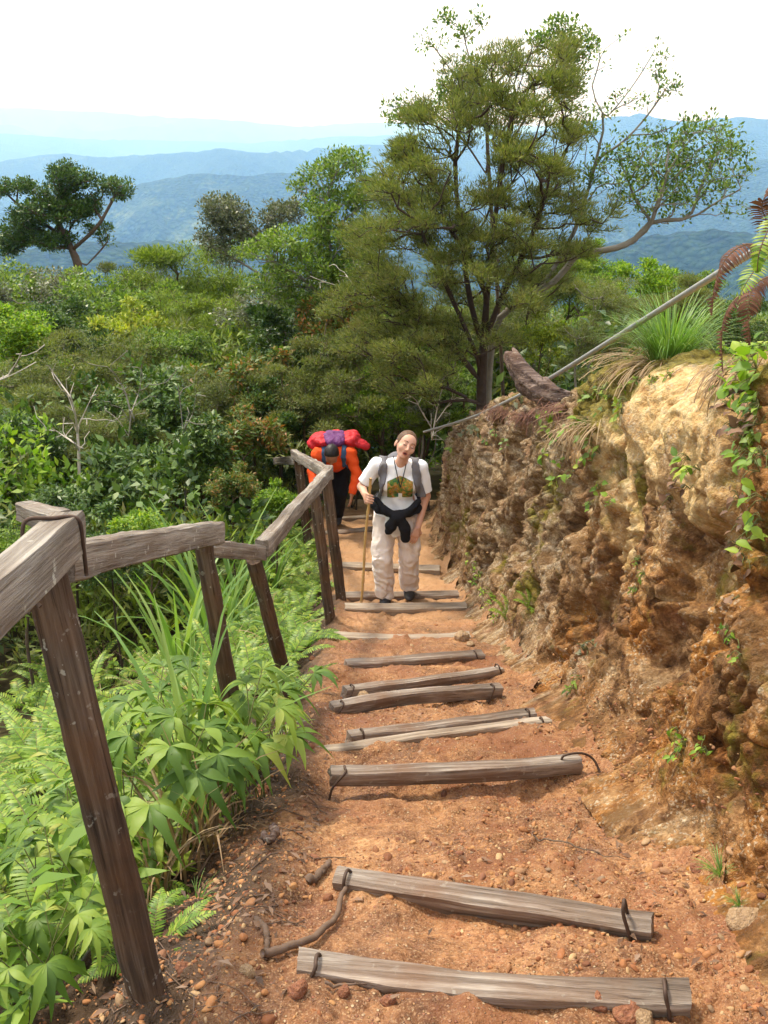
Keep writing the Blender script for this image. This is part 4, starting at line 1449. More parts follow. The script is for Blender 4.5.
BUSHES = [  # px, py, distance, radius in px, kind, label
    (18, 292, 24, 44, 'mid', 'round green bush in front of the dark spreading tree, at the picture edge'),
    (62, 300, 22, 46, 'grey', 'thin grey-twigged bush right below the dark spreading tree'),
    (105, 312, 20, 44, 'mid', 'glossy green bush between the grey twigs and the mossy-green tree'),
    (150, 292, 25, 38, 'olive2', 'low olive bush under the dark ridge of the valley'),
    (212, 296, 22, 62, 'mossy', 'wide moss-green tree with layered boughs below the valley gap'),
    (186, 330, 19, 44, 'mossy', 'smaller moss-green tree in front of the wide layered one'),
    (258, 335, 18, 46, 'mossy', 'moss-green tree leaning towards the grey-green thicket'),
    (128, 330, 18, 28, 'yellow', 'bush with bright yellow-green leaf tips in the middle of the thicket'),
    (62, 340, 17, 40, 'dark', 'dark green bush in the upper thicket, beneath the grey-twigged bush'),
    (8, 345, 16, 44, 'bright', 'light green bush at the picture edge above the bare fallen branch'),
    (110, 372, 15, 52, 'olive', 'feathery olive shrub behind the bleached bare sapling'),
    (30, 395, 14, 54, 'olive', 'broad feathery olive shrub above the near railing beam'),
    (172, 358, 16, 44, 'mid', 'rounded green shrub with glossy leaves in the middle of the thicket'),
    (286, 300, 17, 42, 'grey', 'grey-green bush under the light green broadleaf tree'),
    (300, 340, 15.5, 48, 'dark', 'tall dark shrub standing above the hiker in orange'),
    (340, 325, 14.5, 32, 'red', 'bush with rusty yellow leaves next to the dark tall shrub'),
    (376, 352, 13, 52, 'olive2', 'dull olive shrub under the lowest boughs of the conifer'),
    (250, 385, 13.5, 36, 'red', 'shrub flushed with red young leaves above the reeds'),
    (214, 400, 13, 44, 'olive', 'pale olive shrub with a flat top beside the red-leaved shrub'),
    (280, 420, 12.8, 40, 'dark', 'dark shrub rising behind the railing corner'),
    (326, 400, 12.7, 44, 'olive2', 'olive shrub directly behind the hiker in orange'),
    (152, 420, 12, 40, 'darkbig', 'dark large-leaved shrub between the two bleached saplings'),
    (92, 440, 11.5, 46, 'olive2', 'olive shrub in shade around the bleached bare sapling'),
    (40, 462, 11, 44, 'dark', 'deep green shrub low down by the near railing beam'),
    (198, 452, 10.5, 34, 'darkbig', 'dark green shrub behind the second railing post'),
    (120, 492, 9.6, 38, 'darkbig', 'glossy dark shrub just above the near railing beam end'),
    (0, 440, 11.4, 38, 'mid', 'green shrub cut by the picture edge above the near beam'),
    (242, 440, 11, 28, 'red', 'small red-tipped shrub standing in the reeds'),
    (415, 362, 12.8, 38, 'bright', 'fresh green shrub beneath the conifer, left of its trunk'),
    (452, 386, 12.3, 30, 'mid', 'small green shrub at the foot of the conifer trunk'),
    (384, 402, 12.6, 34, 'bright', 'fresh green shrub above the hiker in the white shirt'),
    (424, 410, 12.4, 26, 'grey', 'grey twiggy shrub on the far end of the rock bank'),
    (352, 430, 12.9, 22, 'brightbig', 'leafy light green plant beside the red rucksack'),
    (520, 318, 14, 44, 'olive', 'olive heath shrub behind the conifer trunk'),
    (542, 336, 10.5, 20, 'yellow', 'small bush with yellow and orange leaf tips behind the driftwood log'),
    (566, 292, 17, 40, 'mossy', 'bush under the crooked limb of the leaning tree'),
    (612, 310, 14, 46, 'olive', 'olive heath shrub behind the long metal pipe'),
    (598, 270, 21, 26, 'bright', 'light green treetop at the rim of the valley, under the crooked limb'),
    (650, 296, 17, 34, 'bright', 'light green treetop behind the grass tussock'),
    (700, 312, 13, 38, 'olive2', 'dull shrub between the tussock and the hanging dead fern'),
    (740, 330, 9, 34, 'dark', 'dark shrub on top of the bank behind the dead fern'),
    (676, 288, 20, 26, 'mid', 'green treetop at the valley rim above the tussock'),
    (590, 345, 9.5, 30, 'olive', 'low olive shrub on the bank top right behind the driftwood'),
    (70, 520, 8.2, 34, 'darkbig', 'dark leafy shrub right above the near railing beam, over its bleached end'),
    (150, 532, 7.6, 26, 'brightbig', 'leafy green shrub showing over the middle of the sloping rail'),
    (20, 545, 7.6, 34, 'mid', 'green shrub filling the space under the near beam at the picture edge'),
    (232, 486, 8.8, 20, 'red', 'shrub with orange-red leaf tips among the reeds above the short rail'),
    (270, 500, 9.2, 20, 'brightbig', 'light green leafy plant left of the far railing posts'),
    (110, 560, 6.6, 24, 'darkbig', 'dark shrub just under the sloping rail beside the nearest post'),
    (352, 462, 13.6, 20, 'bright', 'light green shrub between the two hikers, behind the red rucksack'),
    (392, 446, 13.4, 26, 'mid', 'green shrub closing the trail behind the head of the hiker in white'),
    (300, 452, 13.6, 22, 'dark', 'dark shrub in the railing corner behind the hiker in orange'),
    (425, 424, 12.6, 26, 'mossy', 'moss-green shrub above the far end of the bank'),
    (470, 330, 15, 36, 'olive2', 'olive shrub seen through the stems of the conifer'),
]
for i_, (px_, py_, D_, rp_, k_, lab_) in enumerate(BUSHES):
    c_ = at(px_, py_, D_)
    dep_ = c_[1] * CP - c_[2] * SP
    s_ = rp_ / FPX * dep_ * 1.3
    root_z = 4.2 * s_
    e_ = ob('shrub', None, None, (c_[0], c_[1], c_[2] - root_z))
    tag(e_, lab_, 'shrub')
    rz_ = RNG.uniform(0, 6.28)
    for nm_, me_ in (('trunk', TPL[k_][0]), ('crown', TPL[k_][1])):
        ch = ob(nm_, me_, e_, (0, 0, root_z), (0, 0, rz_), (s_ * RNG.uniform(.95, 1.2), s_ * RNG.uniform(.95, 1.2), s_ * RNG.uniform(.85, 1.05)))


def thicket():
    """the tangled mass that fills the slope between the single shrubs"""
    rng = np.random.default_rng(77)
    kinds = ['mid', 'dark', 'olive2', 'mossy', 'darkbig', 'olive', 'bright', 'mid2']
    wts = np.array([.2, .2, .17, .13, .1, .1, .05, .05])
    mats = [TPL[k][4] for k in kinds]
    fb, wb = MB(), MB()
    lite = {}
    for k in kinds:
        V, Fs, Ms, C = TPL[k][3]
        nv = 5 if KINDS[k][1] == 'big' else 4
        nl = len(V) // nv
        keep = rng.permutation(nl)[:int(1100 if nv == 4 else 700)]
        if nv == 4:
            cen = V.reshape(nl, 4, 3)[keep]
            m = cen.mean(1, keepdims=True)
            Vk = (m + (cen - m) * (2.1 if 'olive' in k or 'mossy' in k else 1.5)).reshape(-1, 3)
            F = np.arange(len(keep))[:, None] * 4 + np.array([0, 1, 2, 3])
        else:
            cen = V.reshape(nl, 5, 3)[keep]
            Vk = cen.reshape(-1, 3)
            kk = np.arange(len(keep))[:, None] * 5
            F = np.concatenate([kk + np.array([0, 1, 2, 3]), kk + np.array([0, 3, 2, 4])])
        lite[k] = (Vk, F)
    n = 0
    spots = []
    for t in range(9000):
        if n >= 900: break
        y = rng.uniform(8.5, 48) if rng.random() < 0.85 else rng.uniform(48, 100)
        x = rng.uniform(-0.62, 0.62) * y * 1.0
        if y < 12.9 and xc(y) - 1.2 < x < xfoot(y) + 0.3: continue
        if x > xfoot(y) and y < 11.5: continue
        if y < 12 and x < xc(y) and x > xc(y) - 2.2: continue
        g = float(land(x, min(y, 55)))
        if y > 55: g = float(np.interp(y, [55, 90, 150], [-19, -42, -78]))
        r = rng.uniform(0.6, 1.1) * (1 + y / 40)
        z = g + rng.uniform(0.15, 1.0) ** .8 * (0.6 + y / 7.5)
        # nothing that would stand up in front of the valley view
        px, py = pixel_of(np.array([x, y, z + r * .9]))
        lim = np.interp(px, [-100, 0, 60, 200, 260, 330, 480, 600, 700, 800], [300, 300, 292, 290, 320, 300, 300, 300, 300, 300])
        if py < lim: z -= (lim - py) / FPX * y * 1.05
        if z < g - 1.5: continue
        k = rng.choice(len(kinds), p=wts)
        V, F = lite[kinds[k]]
        a = rng.uniform(0, 6.28)
        Mx = np.array([[math.cos(a), -math.sin(a), 0], [math.sin(a), math.cos(a), 0], [0, 0, 1]]) * r
        fb.merge((V, [F], [np.full(len(F), k, np.int32)], np.ones((len(V), 3))), Mx, (x, y, z))
        n += 1
    me = fb.mesh('undergrowth', mats)
    tag(ob('undergrowth', me), kind='stuff')


thicket()


def bare_tree(label, D, root, lines, seed, n=26, mat='barkwhite', r_tip=0.0045):
    """leafless bleached sapling"""
    rng = np.random.default_rng(seed)
    rt = at(root[0], root[1], D)
    f = [smooth_path([at(x, y, D + rng.normal(0, .15)) for x, y in pts], 9) for pts in lines]
    ends = np.concatenate(f)
    tips = ends[rng.choice(len(ends), n)] + rng.normal(0, 1, (n, 3)) * np.array([.16, .12, .12]) + [0, 0, .12]
    nodes, par, tip = skeleton(rt, tips, 0.1, 0.3, 0.5, 0.3, rng, f)
    wb = MB()
    wood_from(wb, nodes - rt, par, r_tip, 0.45, sides=5)
    tag(ob('bare_sapling', wb.mesh('bare_sapling', M[mat]), None, rt), label, 'dead tree')


bare_tree('bleached leafless sapling with upswept forks above the near railing beam', 10.2, (80, 520), [[(80, 520), (79, 460), (77, 430), (72, 400), (58, 380), (48, 365)], [(77, 430), (88, 405), (98, 385)], [(78, 445), (62, 435), (52, 428)], [(75, 415), (68, 395), (66, 380)]], 31)
bare_tree('grey leafless sapling with crossing twigs, right of the bleached one', 11.2, (132, 500), [[(132, 500), (130, 440), (130, 410), (122, 385), (112, 370)], [(130, 415), (138, 395), (142, 380)], [(131, 440), (118, 420), (105, 410)]], 32, mat='barkpale')
bare_tree('slender pale sapling stem rising behind the reeds', 10.4, (186, 520), [[(186, 520), (185, 460), (182, 420), (178, 385)], [(183, 430), (192, 415), (196, 398)]], 33, n=10, mat='barkpale')
bare_tree('dead bleached branch lying across the shrubs under the light green broadleaf tree', 13.2, (385, 300), [[(385, 300), (362, 294), (345, 288), (325, 282), (310, 276)], [(350, 290), (345, 298), (330, 300)], [(362, 294), (352, 283), (344, 272)]], 34, n=14)
bare_tree('bare pale stem standing in front of the dark tall shrub', 14.6, (296, 430), [[(296, 430), (294, 400), (293, 370), (291, 345)], [(293, 380), (286, 365), (280, 358)]], 35, n=8, mat='barkpale', r_tip=0.010)
bare_tree('grey twiggy dead shrub at the far end of the rock bank', 11.6, (432, 440), [[(432, 440), (436, 415), (440, 396)], [(434, 425), (446, 408), (455, 396)], [(433, 430), (422, 412), (416, 400)]], 36, n=34, mat='barkwhite', r_tip=0.003)
bare_tree('fallen bare branch poking in from the picture edge over the thicket', 11.5, (-30, 390), [[(-30, 390), (0, 380), (18, 372), (36, 362)], [(6, 378), (16, 364), (22, 352)]], 37, n=8, mat='barkwhite', r_tip=0.006)


# ------------------------------------------------------------------ ferns, fan ferns, reeds and grass beside the trail
def mesh_of(mb, name, mats):
    return mb.mesh(name, mats)


FERN = [mesh_of(t_fern(200 + i, nf=8 + i, L=0.5, w=0.085), 'fern_fronds', [M['fern'], M['stalk']]) for i in range(3)]
PALM = [mesh_of(t_palmate(220 + i, n=5 + i, H=0.50, size=0.165), 'fan_fern', [M['palm'], M['stalk']]) for i in range(3)]
GRASS = [mesh_of(t_grass(240 + i, 46, 0.30, 0.0035), 'grass_tuft', [M['reed'], M['stalk']]) for i in range(2)]
BROAD = [mesh_of(t_broad(260 + i, 20, 0.28, 0.085, 0.62), 'leafy_sprig', [M['brightbig' if False else 'bright'], M['stalk']]) for i in range(3)]
REED = [mesh_of(t_grass(280 + i, 22, 0.85, 0.011, 0.05, (1.15, 1.52), (0.5, 1.6)), 'reed_clump', [M['reed'], M['stalk']]) for i in range(2)]
STRAW = [mesh_of(t_grass(290 + i, 26, 0.5, 0.006, 0.10, (1.15, 1.52), (0.3, 2.6)), 'dry_stems', [M['straw'], M['straw']]) for i in range(2)]


def ground_spot(px, py):
    p = hit(px, py, 0.0)
    return p


def put(name, me, label, cat, px, py, s=1.0, group=None, dz=-0.01, D=None, tilt=(0, 0)):
    if D is None:
        p = ground_spot(px, py)
    else:
        p = at(px, py, D)
        p[2] = float(land(p[0], p[1]))
    p[2] += dz
    o = ob(name, me, None, p, (tilt[0], tilt[1], RNG.uniform(0, 6.28)), s * RNG.uniform(0.93, 1.07))
    return tag(o, label, cat, group)


G_FAN = 'fan ferns under the railing'
FANS = [
    (256, 750, 2.95, .9, 'fan fern spilling over the trail edge in front of the second railing post'),
    (236, 780, 2.85, .95, 'fan fern with drooping fingers left of the second railing post foot'),
    (200, 790, 2.75, 1.0, 'fan fern around the tall reed blades'),
    (166, 800, 2.6, 1.0, 'fan fern halfway between the nearest and the second railing post'),
    (276, 716, 3.45, .75, 'small fan fern at the foot of the third railing post'),
    (120, 740, 2.6, .85, 'fan fern just right of the nearest post, level with the second step gap'),
    (172, 690, 3.2, 1.1, 'fan fern under the sloping rail behind the reeds'),
    (226, 694, 3.4, .9, 'fan fern pressed against the second railing post'),
    (52, 800, 2.1, .72, 'fan fern behind the nearest post, half hidden by it'),
    (10, 770, 2.1, .8, 'fan fern under the near railing beam at the picture edge'),
    (52, 905, 1.85, .55, 'jagged fan fern low beside the foot of the nearest post'),
    (16, 868, 1.85, .62, 'fan fern with upright blades by the picture edge below the sword ferns'),
    (92, 690, 3.0, .75, 'fan fern seen just over the nearest post'),
    (140, 650, 3.6, 1.1, 'pale fan fern in the middle of the fern bed'),
    (40, 660, 2.8, .75, 'fan fern between the near beam and the nearest post'),
]
for i_, (a_, b_, D_, s_, l_) in enumerate(FANS):
    put('fan_fern', PALM[i_ % 3], l_, 'fern', a_, b_, s_, G_FAN, D=D_)
G_SW = 'sword ferns under the railing'
SW = [
    (20, 720, 2.3, .9, 'sword fern with flat feather fronds under the near railing beam'),
    (6, 830, 1.95, .75, 'sword fern drooping low at the picture edge'),
    (128, 905, 2.02, .50, 'small sword fern leaning on the nearest post from behind'),
    (150, 940, 1.9, .42, 'tiny sword fern right beside the lower nearest post'),
    (70, 640, 3.2, 1.0, 'sword fern rising behind the nearest post top'),
    (110, 610, 4.2, 1.1, 'yellow-green sword fern under the middle of the sloping rail'),
    (180, 600, 4.9, 1.1, 'arching sword fern under the short rail'),
    (240, 610, 5.2, 1.0, 'sword fern between the second and third railing posts'),
    (300, 610, 5.9, .85, 'arching bright fern left of the fourth railing post'),
    (286, 640, 5.4, .75, 'bright fern hanging over the trail edge beyond the third railing post'),
    (302, 575, 7.2, .9, 'bright fern beneath the long climbing rail'),
    (310, 555, 8.4, .8, 'fern growing round the fifth railing post'),
    (262, 590, 6.6, 1.0, 'fern in the bright bed under the climbing rail'),
]
for i_, (a_, b_, D_, s_, l_) in enumerate(SW):
    put('sword_fern', FERN[i_ % 3], l_, 'fern', a_, b_, s_, G_SW, D=D_)
LANCE = mesh_of(t_broad(330, 24, 0.34, 0.16, 0.26), 'lance_leaved_plant', [M['bright'], M['stalk']])
for a_, b_, D_, s_, l_ in [(30, 850, 1.95, .8, 'lance-leaved plant behind the nearest post at knee height of the railing'), (86, 840, 2.15, .9, 'lance-leaved plant peeping out right behind the nearest post'), (60, 740, 2.5, 1.0, 'lance-leaved plant under the near beam, right of the sword fern'),
                           (130, 780, 2.5, .9, 'lance-leaved plant among the dry stems'), (12, 930, 1.75, .6, 'low lance-leaved plant over the dark soil in the near corner'), (110, 660, 3.4, 1.1, 'lance-leaved plant in the middle of the fern bed under the sloping rail')]:
    put('leafy_plant', LANCE, l_, 'plant', a_, b_, s_, 'lance-leaved plants in the fern bed', D=D_)
put('reed_clump', REED[0], 'tall clump of green reed blades standing among the fan ferns', 'reeds', 186, 720, 1.0, None, D=2.85)
put('reed_clump', REED[1], 'reed clump leaning towards the second railing post', 'reeds', 214, 700, .85, None, D=3.2)
put('reed_clump', REED[0], 'large pale reed clump beyond the short rail', 'reeds', 206, 520, 1.9, None, D=7.0)
put('reed_clump', REED[1], 'reed clump right behind the second railing post', 'reeds', 232, 520, 1.7, None, D=7.9)
put('reed_clump', REED[1], 'thin reed clump near the railing corner', 'reeds', 262, 500, 1.3, None, D=8.6)
put('reed_clump', REED[0], 'pale reed clump above the sloping rail, farthest from the trail', 'reeds', 168, 540, 1.5, None, D=6.0)
put('dry_grass_clump', STRAW[0], 'dry straw-coloured stems standing under the fan ferns by the bare soil', 'dry grass', 176, 800, .9, None, D=2.5)
put('dry_grass_clump', STRAW[1], 'dry brown stems at the edge of the bare soil slope, nearest the trail', 'dry grass', 208, 800, .8, None, D=2.6)
put('dry_grass_clump', STRAW[0], 'dry brown stems between the nearest post and the soil slope', 'dry grass', 148, 820, .75, None, D=2.35)
put('dry_grass_clump', STRAW[1], 'bleached dry blades over the end of the sloping rail', 'dry grass', 140, 520, 1.1, None, D=6.2)
put('grass_tuft', GRASS[0], 'small bright grass tuft on the soil slope between the ferns and the nearest step', 'grass tuft', 196, 905, .42, None)
put('grass_tuft', GRASS[1], 'grass tuft on the soil slope just right of the nearest post', 'grass tuft', 160, 860, .4, None)
put('grass_tuft', GRASS[1], 'grass tuft at the path edge below the second railing post', 'grass tuft', 252, 738, .4, None)
put('grass_tuft', GRASS[0], 'small grass tuft at the foot of the third railing post', 'grass tuft', 296, 690, .35, None)


def fern_bed():
    """the dense carpet of ferns and seedlings on the slope left of the trail"""
    rng = np.random.default_rng(55)
    tm = [t_fern(300, 6, 0.42, 0.07, 19), t_fern(301, 7, 0.36, 0.08, 18), t_fern(302, 5, 0.5, 0.06, 22), t_broad(303, 16, 0.28, 0.085, 0.5), t_broad(304, 16, 0.22, 0.06, 0.6), t_grass(305, 16, 0.45, 0.006, 0.04), t_palmate(306, 4, 0.30, 0.13), t_grass(307, 16, 0.42, 0.005, 0.10, (0.9, 1.5), (0.6, 2.4))]
    tm = [t.arrays() for t in tm]
    w = np.array([.21, .20, .16, .12, .09, .08, .05, .09])
    mats = [M['fern'], M['stalk'], M['bright'], M['stalk'], M['reed'], M['stalk'], M['palm'], M['stalk'], M['straw'], M['straw']]
    sl = [0, 0, 0, 2, 2, 4, 6, 8]
    b = MB()
    n = 0
    for t in range(9000):
        if n >= 500: break
        y = rng.uniform(1.0, 3.4) if rng.random() < 0.22 else rng.uniform(2.6, 12.5)
        dl = rng.gamma(1.6, 0.75)
        x = float(xc(y)) - 0.66 - dl - 0.25 * sstep(3.2, 2.2, y)
        if y < 2.4 and (dl < 0.42 or rng.random() < .35): continue
        if x < -0.62 * y - 0.6: continue
        k = rng.choice(8, p=w)
        s = rng.uniform(0.65, 1.15) * (0.75 if y < 3 else 1.0) * (1.0 if dl > .3 else .6)
        a = rng.uniform(0, 6.28)
        Mx = np.array([[math.cos(a), -math.sin(a), 0], [math.sin(a), math.cos(a), 0], [0, 0, 1]]) * s
        tx = rng.normal(0, .2); Mx = np.array([[1, 0, 0], [0, math.cos(tx), -math.sin(tx)], [0, math.sin(tx), math.cos(tx)]]) @ Mx
        b.merge(tm[k], Mx, (x, y, float(land(x, y)) + rng.uniform(-.02, .12) * (dl > .4)), sl[k])
        n += 1
    tag(ob('fern_undergrowth', b.mesh('fern_undergrowth', mats)), kind='stuff')


fern_bed()

# ------------------------------------------------------------------ timber
M['timber'] = wood_mat('weathered_step_timber', (0.050, 0.036, 0.028), (0.215, 0.175, 0.145), (0.46, 0.41, 0.36), 0, 0.3, 0.55)
M['timberpale'] = wood_mat('pale_step_timber', (0.14, 0.11, 0.085), (0.33, 0.27, 0.21), (0.50, 0.43, 0.35), 0, 0.2, 0.3)
M['rail'] = wood_mat('railing_timber', (0.075, 0.060, 0.050), (0.20, 0.175, 0.15), (0.40, 0.37, 0.33), 0, 0.8, 0.25)
M['post'] = wood_mat('post_timber', (0.022, 0.015, 0.011), (0.075, 0.050, 0.036), (0.19, 0.145, 0.11), 0, 0.55, 0.5, 0.8)
M['iron'] = plain('rusty_iron', (0.085, 0.055, 0.042), 0.7, 0.5, 60, 0.4, 0.002, 0.4, Metallic=0.5)
M['pipe'] = plain('galvanised_pipe', (0.36, 0.36, 0.35), 0.45, 0.25, 30, 0.15, 0.001, 0.5, Metallic=0.55)
M['drift'] = wood_mat('driftwood', (0.022, 0.014, 0.012), (0.095, 0.062, 0.052), (0.30, 0.235, 0.205), 0, 0.3, 0.3)
M['root'] = plain('root_bark', (0.13, 0.085, 0.06), 0.9, 0.4, 30, 0.6, 0.004)


def beam_mb(L, w, h, seed, taper=1.0, bend=0.0, twist=0.0, chamf=0.08, rough=0.0035, ends=0.01, round_=False):
    """a sawn or hewn timber along +x from 0 to L, centred on the axis"""
    rng = np.random.default_rng(seed)
    n = max(14, int(L / 0.022))
    if round_:
        a = np.linspace(0, 2 * math.pi, 22, endpoint=False)
        prof = np.stack([np.cos(a), np.sin(a)], -1) * 0.5
    else:
        c = chamf
        pts = []
        corners = [(-.5, -.5), (.5, -.5), (.5, .5), (-.5, .5)]
        for k in range(4):
            p, q = np.array(corners[k]), np.array(corners[(k + 1) % 4])
            for s in (c * rng.uniform(.6, 1.4), .3, .5, .7, 1 - c * rng.uniform(.6, 1.4)):
                pts.append(p + (q - p) * s)
        prof = np.array(pts)
    m = len(prof)
    x = np.linspace(0, L, n)
    s = x / L
    sc = 1 + (taper - 1) * s
    V = np.zeros((n, m, 3))
    V[..., 0] = x[:, None]
    V[..., 1] = prof[None, :, 0] * w * sc[:, None]
    V[..., 2] = prof[None, :, 1] * h * sc[:, None]
    ang = twist * s
    y, z = V[..., 1].copy(), V[..., 2].copy()
    V[..., 1] = y * np.cos(ang)[:, None] - z * np.sin(ang)[:, None]
    V[..., 2] = y * np.sin(ang)[:, None] + z * np.cos(ang)[:, None]
    V[..., 1] += (bend * np.sin(s * math.pi))[:, None]
    Q = V.copy(); Q[..., 0] *= 0.35
    off = seed * 3.17
    nn = fbm(Q * 16 + off, 3, 5)
    V[..., 1] += rough * 1.6 * nn + rough * 1.6 * fbm(Q * 4 + off, 2, 8)
    V[..., 2] += rough * 2 * fbm(Q * 16 + off + 9, 3, 6) + rough * 1.6 * fbm(Q * 4 + off + 4, 2, 9)
    V[0, :, 0] += ends * fbm(V[0] * 30 + off, 2, 4)
    V[-1, :, 0] += ends * fbm(V[-1] * 30 + off, 2, 4)
    mb = MB()
    VV = V.reshape(-1, 3)
    k0, k1 = len(VV), len(VV) + 1
    VV = np.concatenate([VV, V[0].mean(0)[None], V[-1].mean(0)[None]])
    F = grid_faces(n, m, True)[:, ::-1]
    mb.add(VV, F)
    j = np.arange(m); j2 = (j + 1) % m
    mb.f.append(np.stack([j, j2, np.full(m, k0)], -1)[:, ::-1]); mb.m.append(np.zeros(m, np.int32))
    mb.f.append(np.stack([(n - 1) * m + j, (n - 1) * m + j2, np.full(m, k1)], -1)); mb.m.append(np.zeros(m, np.int32))
    return mb


def beam_matrix(A, B, up=(0, 0, 1)):
    x = nrm(np.asarray(B) - np.asarray(A))
    up = np.asarray(up, float)
    z = nrm(up - (up @ x) * x)
    y = np.cross(z, x)
    Mx = Matrix([[x[0], y[0], z[0], A[0]], [x[1], y[1], z[1], A[1]], [x[2], y[2], z[2], A[2]], [0, 0, 0, 1]])
    return Mx


def beam(name, A, B, w, h, mat, seed, up=(0, 0, 1), parent=None, **kw):
    A, B = np.asarray(A, float), np.asarray(B, float)
    L = float(np.linalg.norm(B - A))
    me = beam_mb(L, w, h, seed, **kw).mesh(name, mat)
    try:
        me.set_sharp_from_angle(angle=R(40))
    except Exception:
        pass
    o = ob(name, me)
    o.matrix_world = beam_matrix(A, B, up)
    if parent is not None:
        pm = parent.matrix_basis.copy() if parent.parent is None else parent.matrix_basis
        o.parent = parent
        o.matrix_parent_inverse = Matrix.Identity(4)
        o.matrix_basis = pm.inverted() @ beam_matrix(A, B, up)
    return o


STEPS = [  # left end px, right end px (middle of the upper face), width, height, lift, mat, staple ends, label
    ((298, 957), (690, 986), 0.065, 0.068, 0.051, 'timber', 'LR', 'nearest grey timber step, with a bent iron staple at each end'),
    ((337, 872), (654, 918), 0.059, 0.068, 0.047, 'timber', 'LR', 'second grey timber step from the camera, with a tall iron hoop'),
    ((330, 770), (579, 756), .058, .060, .055, 'timber', 'LR', 'third timber step, raised clear of the eroded earth beneath it'),
    ((312, 750), (548, 719), 0.044, 0.048, 0.025, 'timberpale', 'R', 'thin pale plank lying slantwise against the fourth timber step'),
    ((348, 733), (534, 710), 0.056, 0.064, 0.047, 'timber', 'LR', 'fourth timber step, tucked behind the slanting pale plank'),
    ((331, 704), (500, 685), 0.059, 0.068, 0.051, 'timber', 'LR', 'fifth timber step, with a wire loop hanging off its end'),
    ((344, 688), (500, 666), 0.059, 0.068, 0.051, 'timber', 'LR', 'sixth timber step, with a round stone tucked beneath it'),
    ((345, 661), (482, 652), 0.063, 0.064, 0.047, 'timber', 'R', 'seventh timber step, halfway between the camera and the hiker in white'),
    ((334, 634), (470, 633), .070, .060, .040, 'timberpale', '', 'thin eighth step almost sunk into the orange earth'),
    ((345, 605), (466, 604), .085, .080, .060, 'timberpale', '', 'ninth timber step, directly in front of the feet of the hiker in white'),
    ((343, 594), (458, 592), .085, .085, .065, 'timber', '', 'tenth timber step, behind the feet of the hiker in white'),
    ((338, 563), (440, 567), .090, .085, .065, 'timberpale', '', 'eleventh timber step, crossing behind the legs of the hiker in white'),
    ((326, 532), (376, 527), 0.074, 0.072, 0.051, 'timber', '', 'dark-edged twelfth step, in front of the feet of the hiker in orange'),
    ((328, 517), (372, 515), 0.067, 0.056, 0.043, 'timberpale', '', 'farthest timber step, beside the hiker in orange'),
]


def rod(pts, r, n=10, k=24):
    mb = MB()
    add_tube(mb, smooth_path(pts, k), r, n)
    return mb


for i_, (a_, b_, w_, h_, lift_, mt_, st_, lab_) in enumerate(STEPS):
    A_, B_ = hit(a_[0], a_[1], lift_), hit(b_[0], b_[1], lift_)
    A_[2] -= h_ / 2; B_[2] -= h_ / 2
    rg_ = np.random.default_rng(400 + i_)
    o_ = beam('timber_step', A_, B_, w_, h_, M[mt_], 10 + i_, up=(0, -0.12 + rg_.normal(0, .05), 1), bend=rg_.normal(0, .012), twist=rg_.normal(0, .05), rough=.0032, chamf=.10)
    tag(o_, lab_, 'step', 'timber steps of the trail')
    L_ = float(np.linalg.norm(B_ - A_))
    for e_ in st_:
        x_ = (0.045 if e_ == 'L' else L_ - 0.05) + rg_.normal(0, .008)
        r_ = 0.0046 if i_ < 3 else 0.0042
        tall = 0.055 if (i_ == 1 and e_ == 'R') else 0.016
        lean = rg_.normal(0, .02)
        f_, bk_ = -w_ / 2, w_ / 2
        pts_ = [(x_ - .01 + lean, f_ - .016, -h_ * 1.1), (x_ + lean, f_ - .013, -.01), (x_, f_ * .9, h_ / 2 + tall * .55), (x_, f_ * .4, h_ / 2 + tall), (x_, bk_ * .1, h_ / 2 + tall * .9), (x_ + .003, bk_ * .35, h_ / 2 + .004), (x_ + .004, bk_ * .45, h_ / 2 - .012)]
        if i_ == 2 and e_ == 'R':
            pts_ = [(x_ - .03, f_ * .3, h_ / 2 - .01), (x_ - .02, f_ * .3, h_ / 2 + .018), (x_ + .05, f_ * .2, h_ / 2 + .020), (x_ + .10, -.02, .02), (x_ + .125, -.08, -.04), (x_ + .15, -.15, -.09)]
        me_ = rod(pts_, r_).mesh('iron_staple', M['iron'])
        ob('iron_staple', me_, o_)

# ------------------------------------------------------------------ railing
def gz(p, dz=0.0):
    q = np.array(p, float); q[2] = float(land(q[0], q[1])) + dz
    return q


P1b, P1t = at(153, 1018, 1.66), at(40, 556, 1.74)
P1b = P1b + (P1b - P1t) * 0.10
rail_ = ob('wooden_railing', None, None, P1b)
tag(rail_, 'weathered wooden railing of slanting posts and rails along the fern side of the trail', 'railing')


def post(top, foot, r, seed, ext=0.2):
    foot = foot + nrm(foot - top) * ext
    return beam('post', foot, top, r * 1.08, r, M['post'], seed, up=(0, 1, 0.1), parent=rail_, round_=True, taper=0.92, rough=.004)


post(P1t, P1b, .082, 41, 0.1)
P2t = at(203, 541, 3.25); P2b = P2t + (at(240, 745, 3.38) - P2t) * 1.0
post(P2t, P2b, .068, 42)
P3t = at(254, 560, 4.15); P3b = hit(290, 697)
post(P3t, P3b, .070, 43)
P4b = hit(331, 624); P4t = at(314, 492, P4b[1] - .05)
post(P4t, P4b, .075, 44)
P5b = hit(341, 603); P5t = at(326, 476, P5b[1] - .05)
post(P5t, P5b, .085, 45)
P6t = at(297, 453, 10.4); P6b = gz(P6t + np.array([.1, 0, 0]))
post(P6t, P6b, .095, 46)
P7t = at(278, 459, 12.0); P7b = gz(P7t)


def rail(A, B, w, h, seed, **kw):
    return beam('rail', A, B, w, h, M['rail'], seed, parent=rail_, **kw)


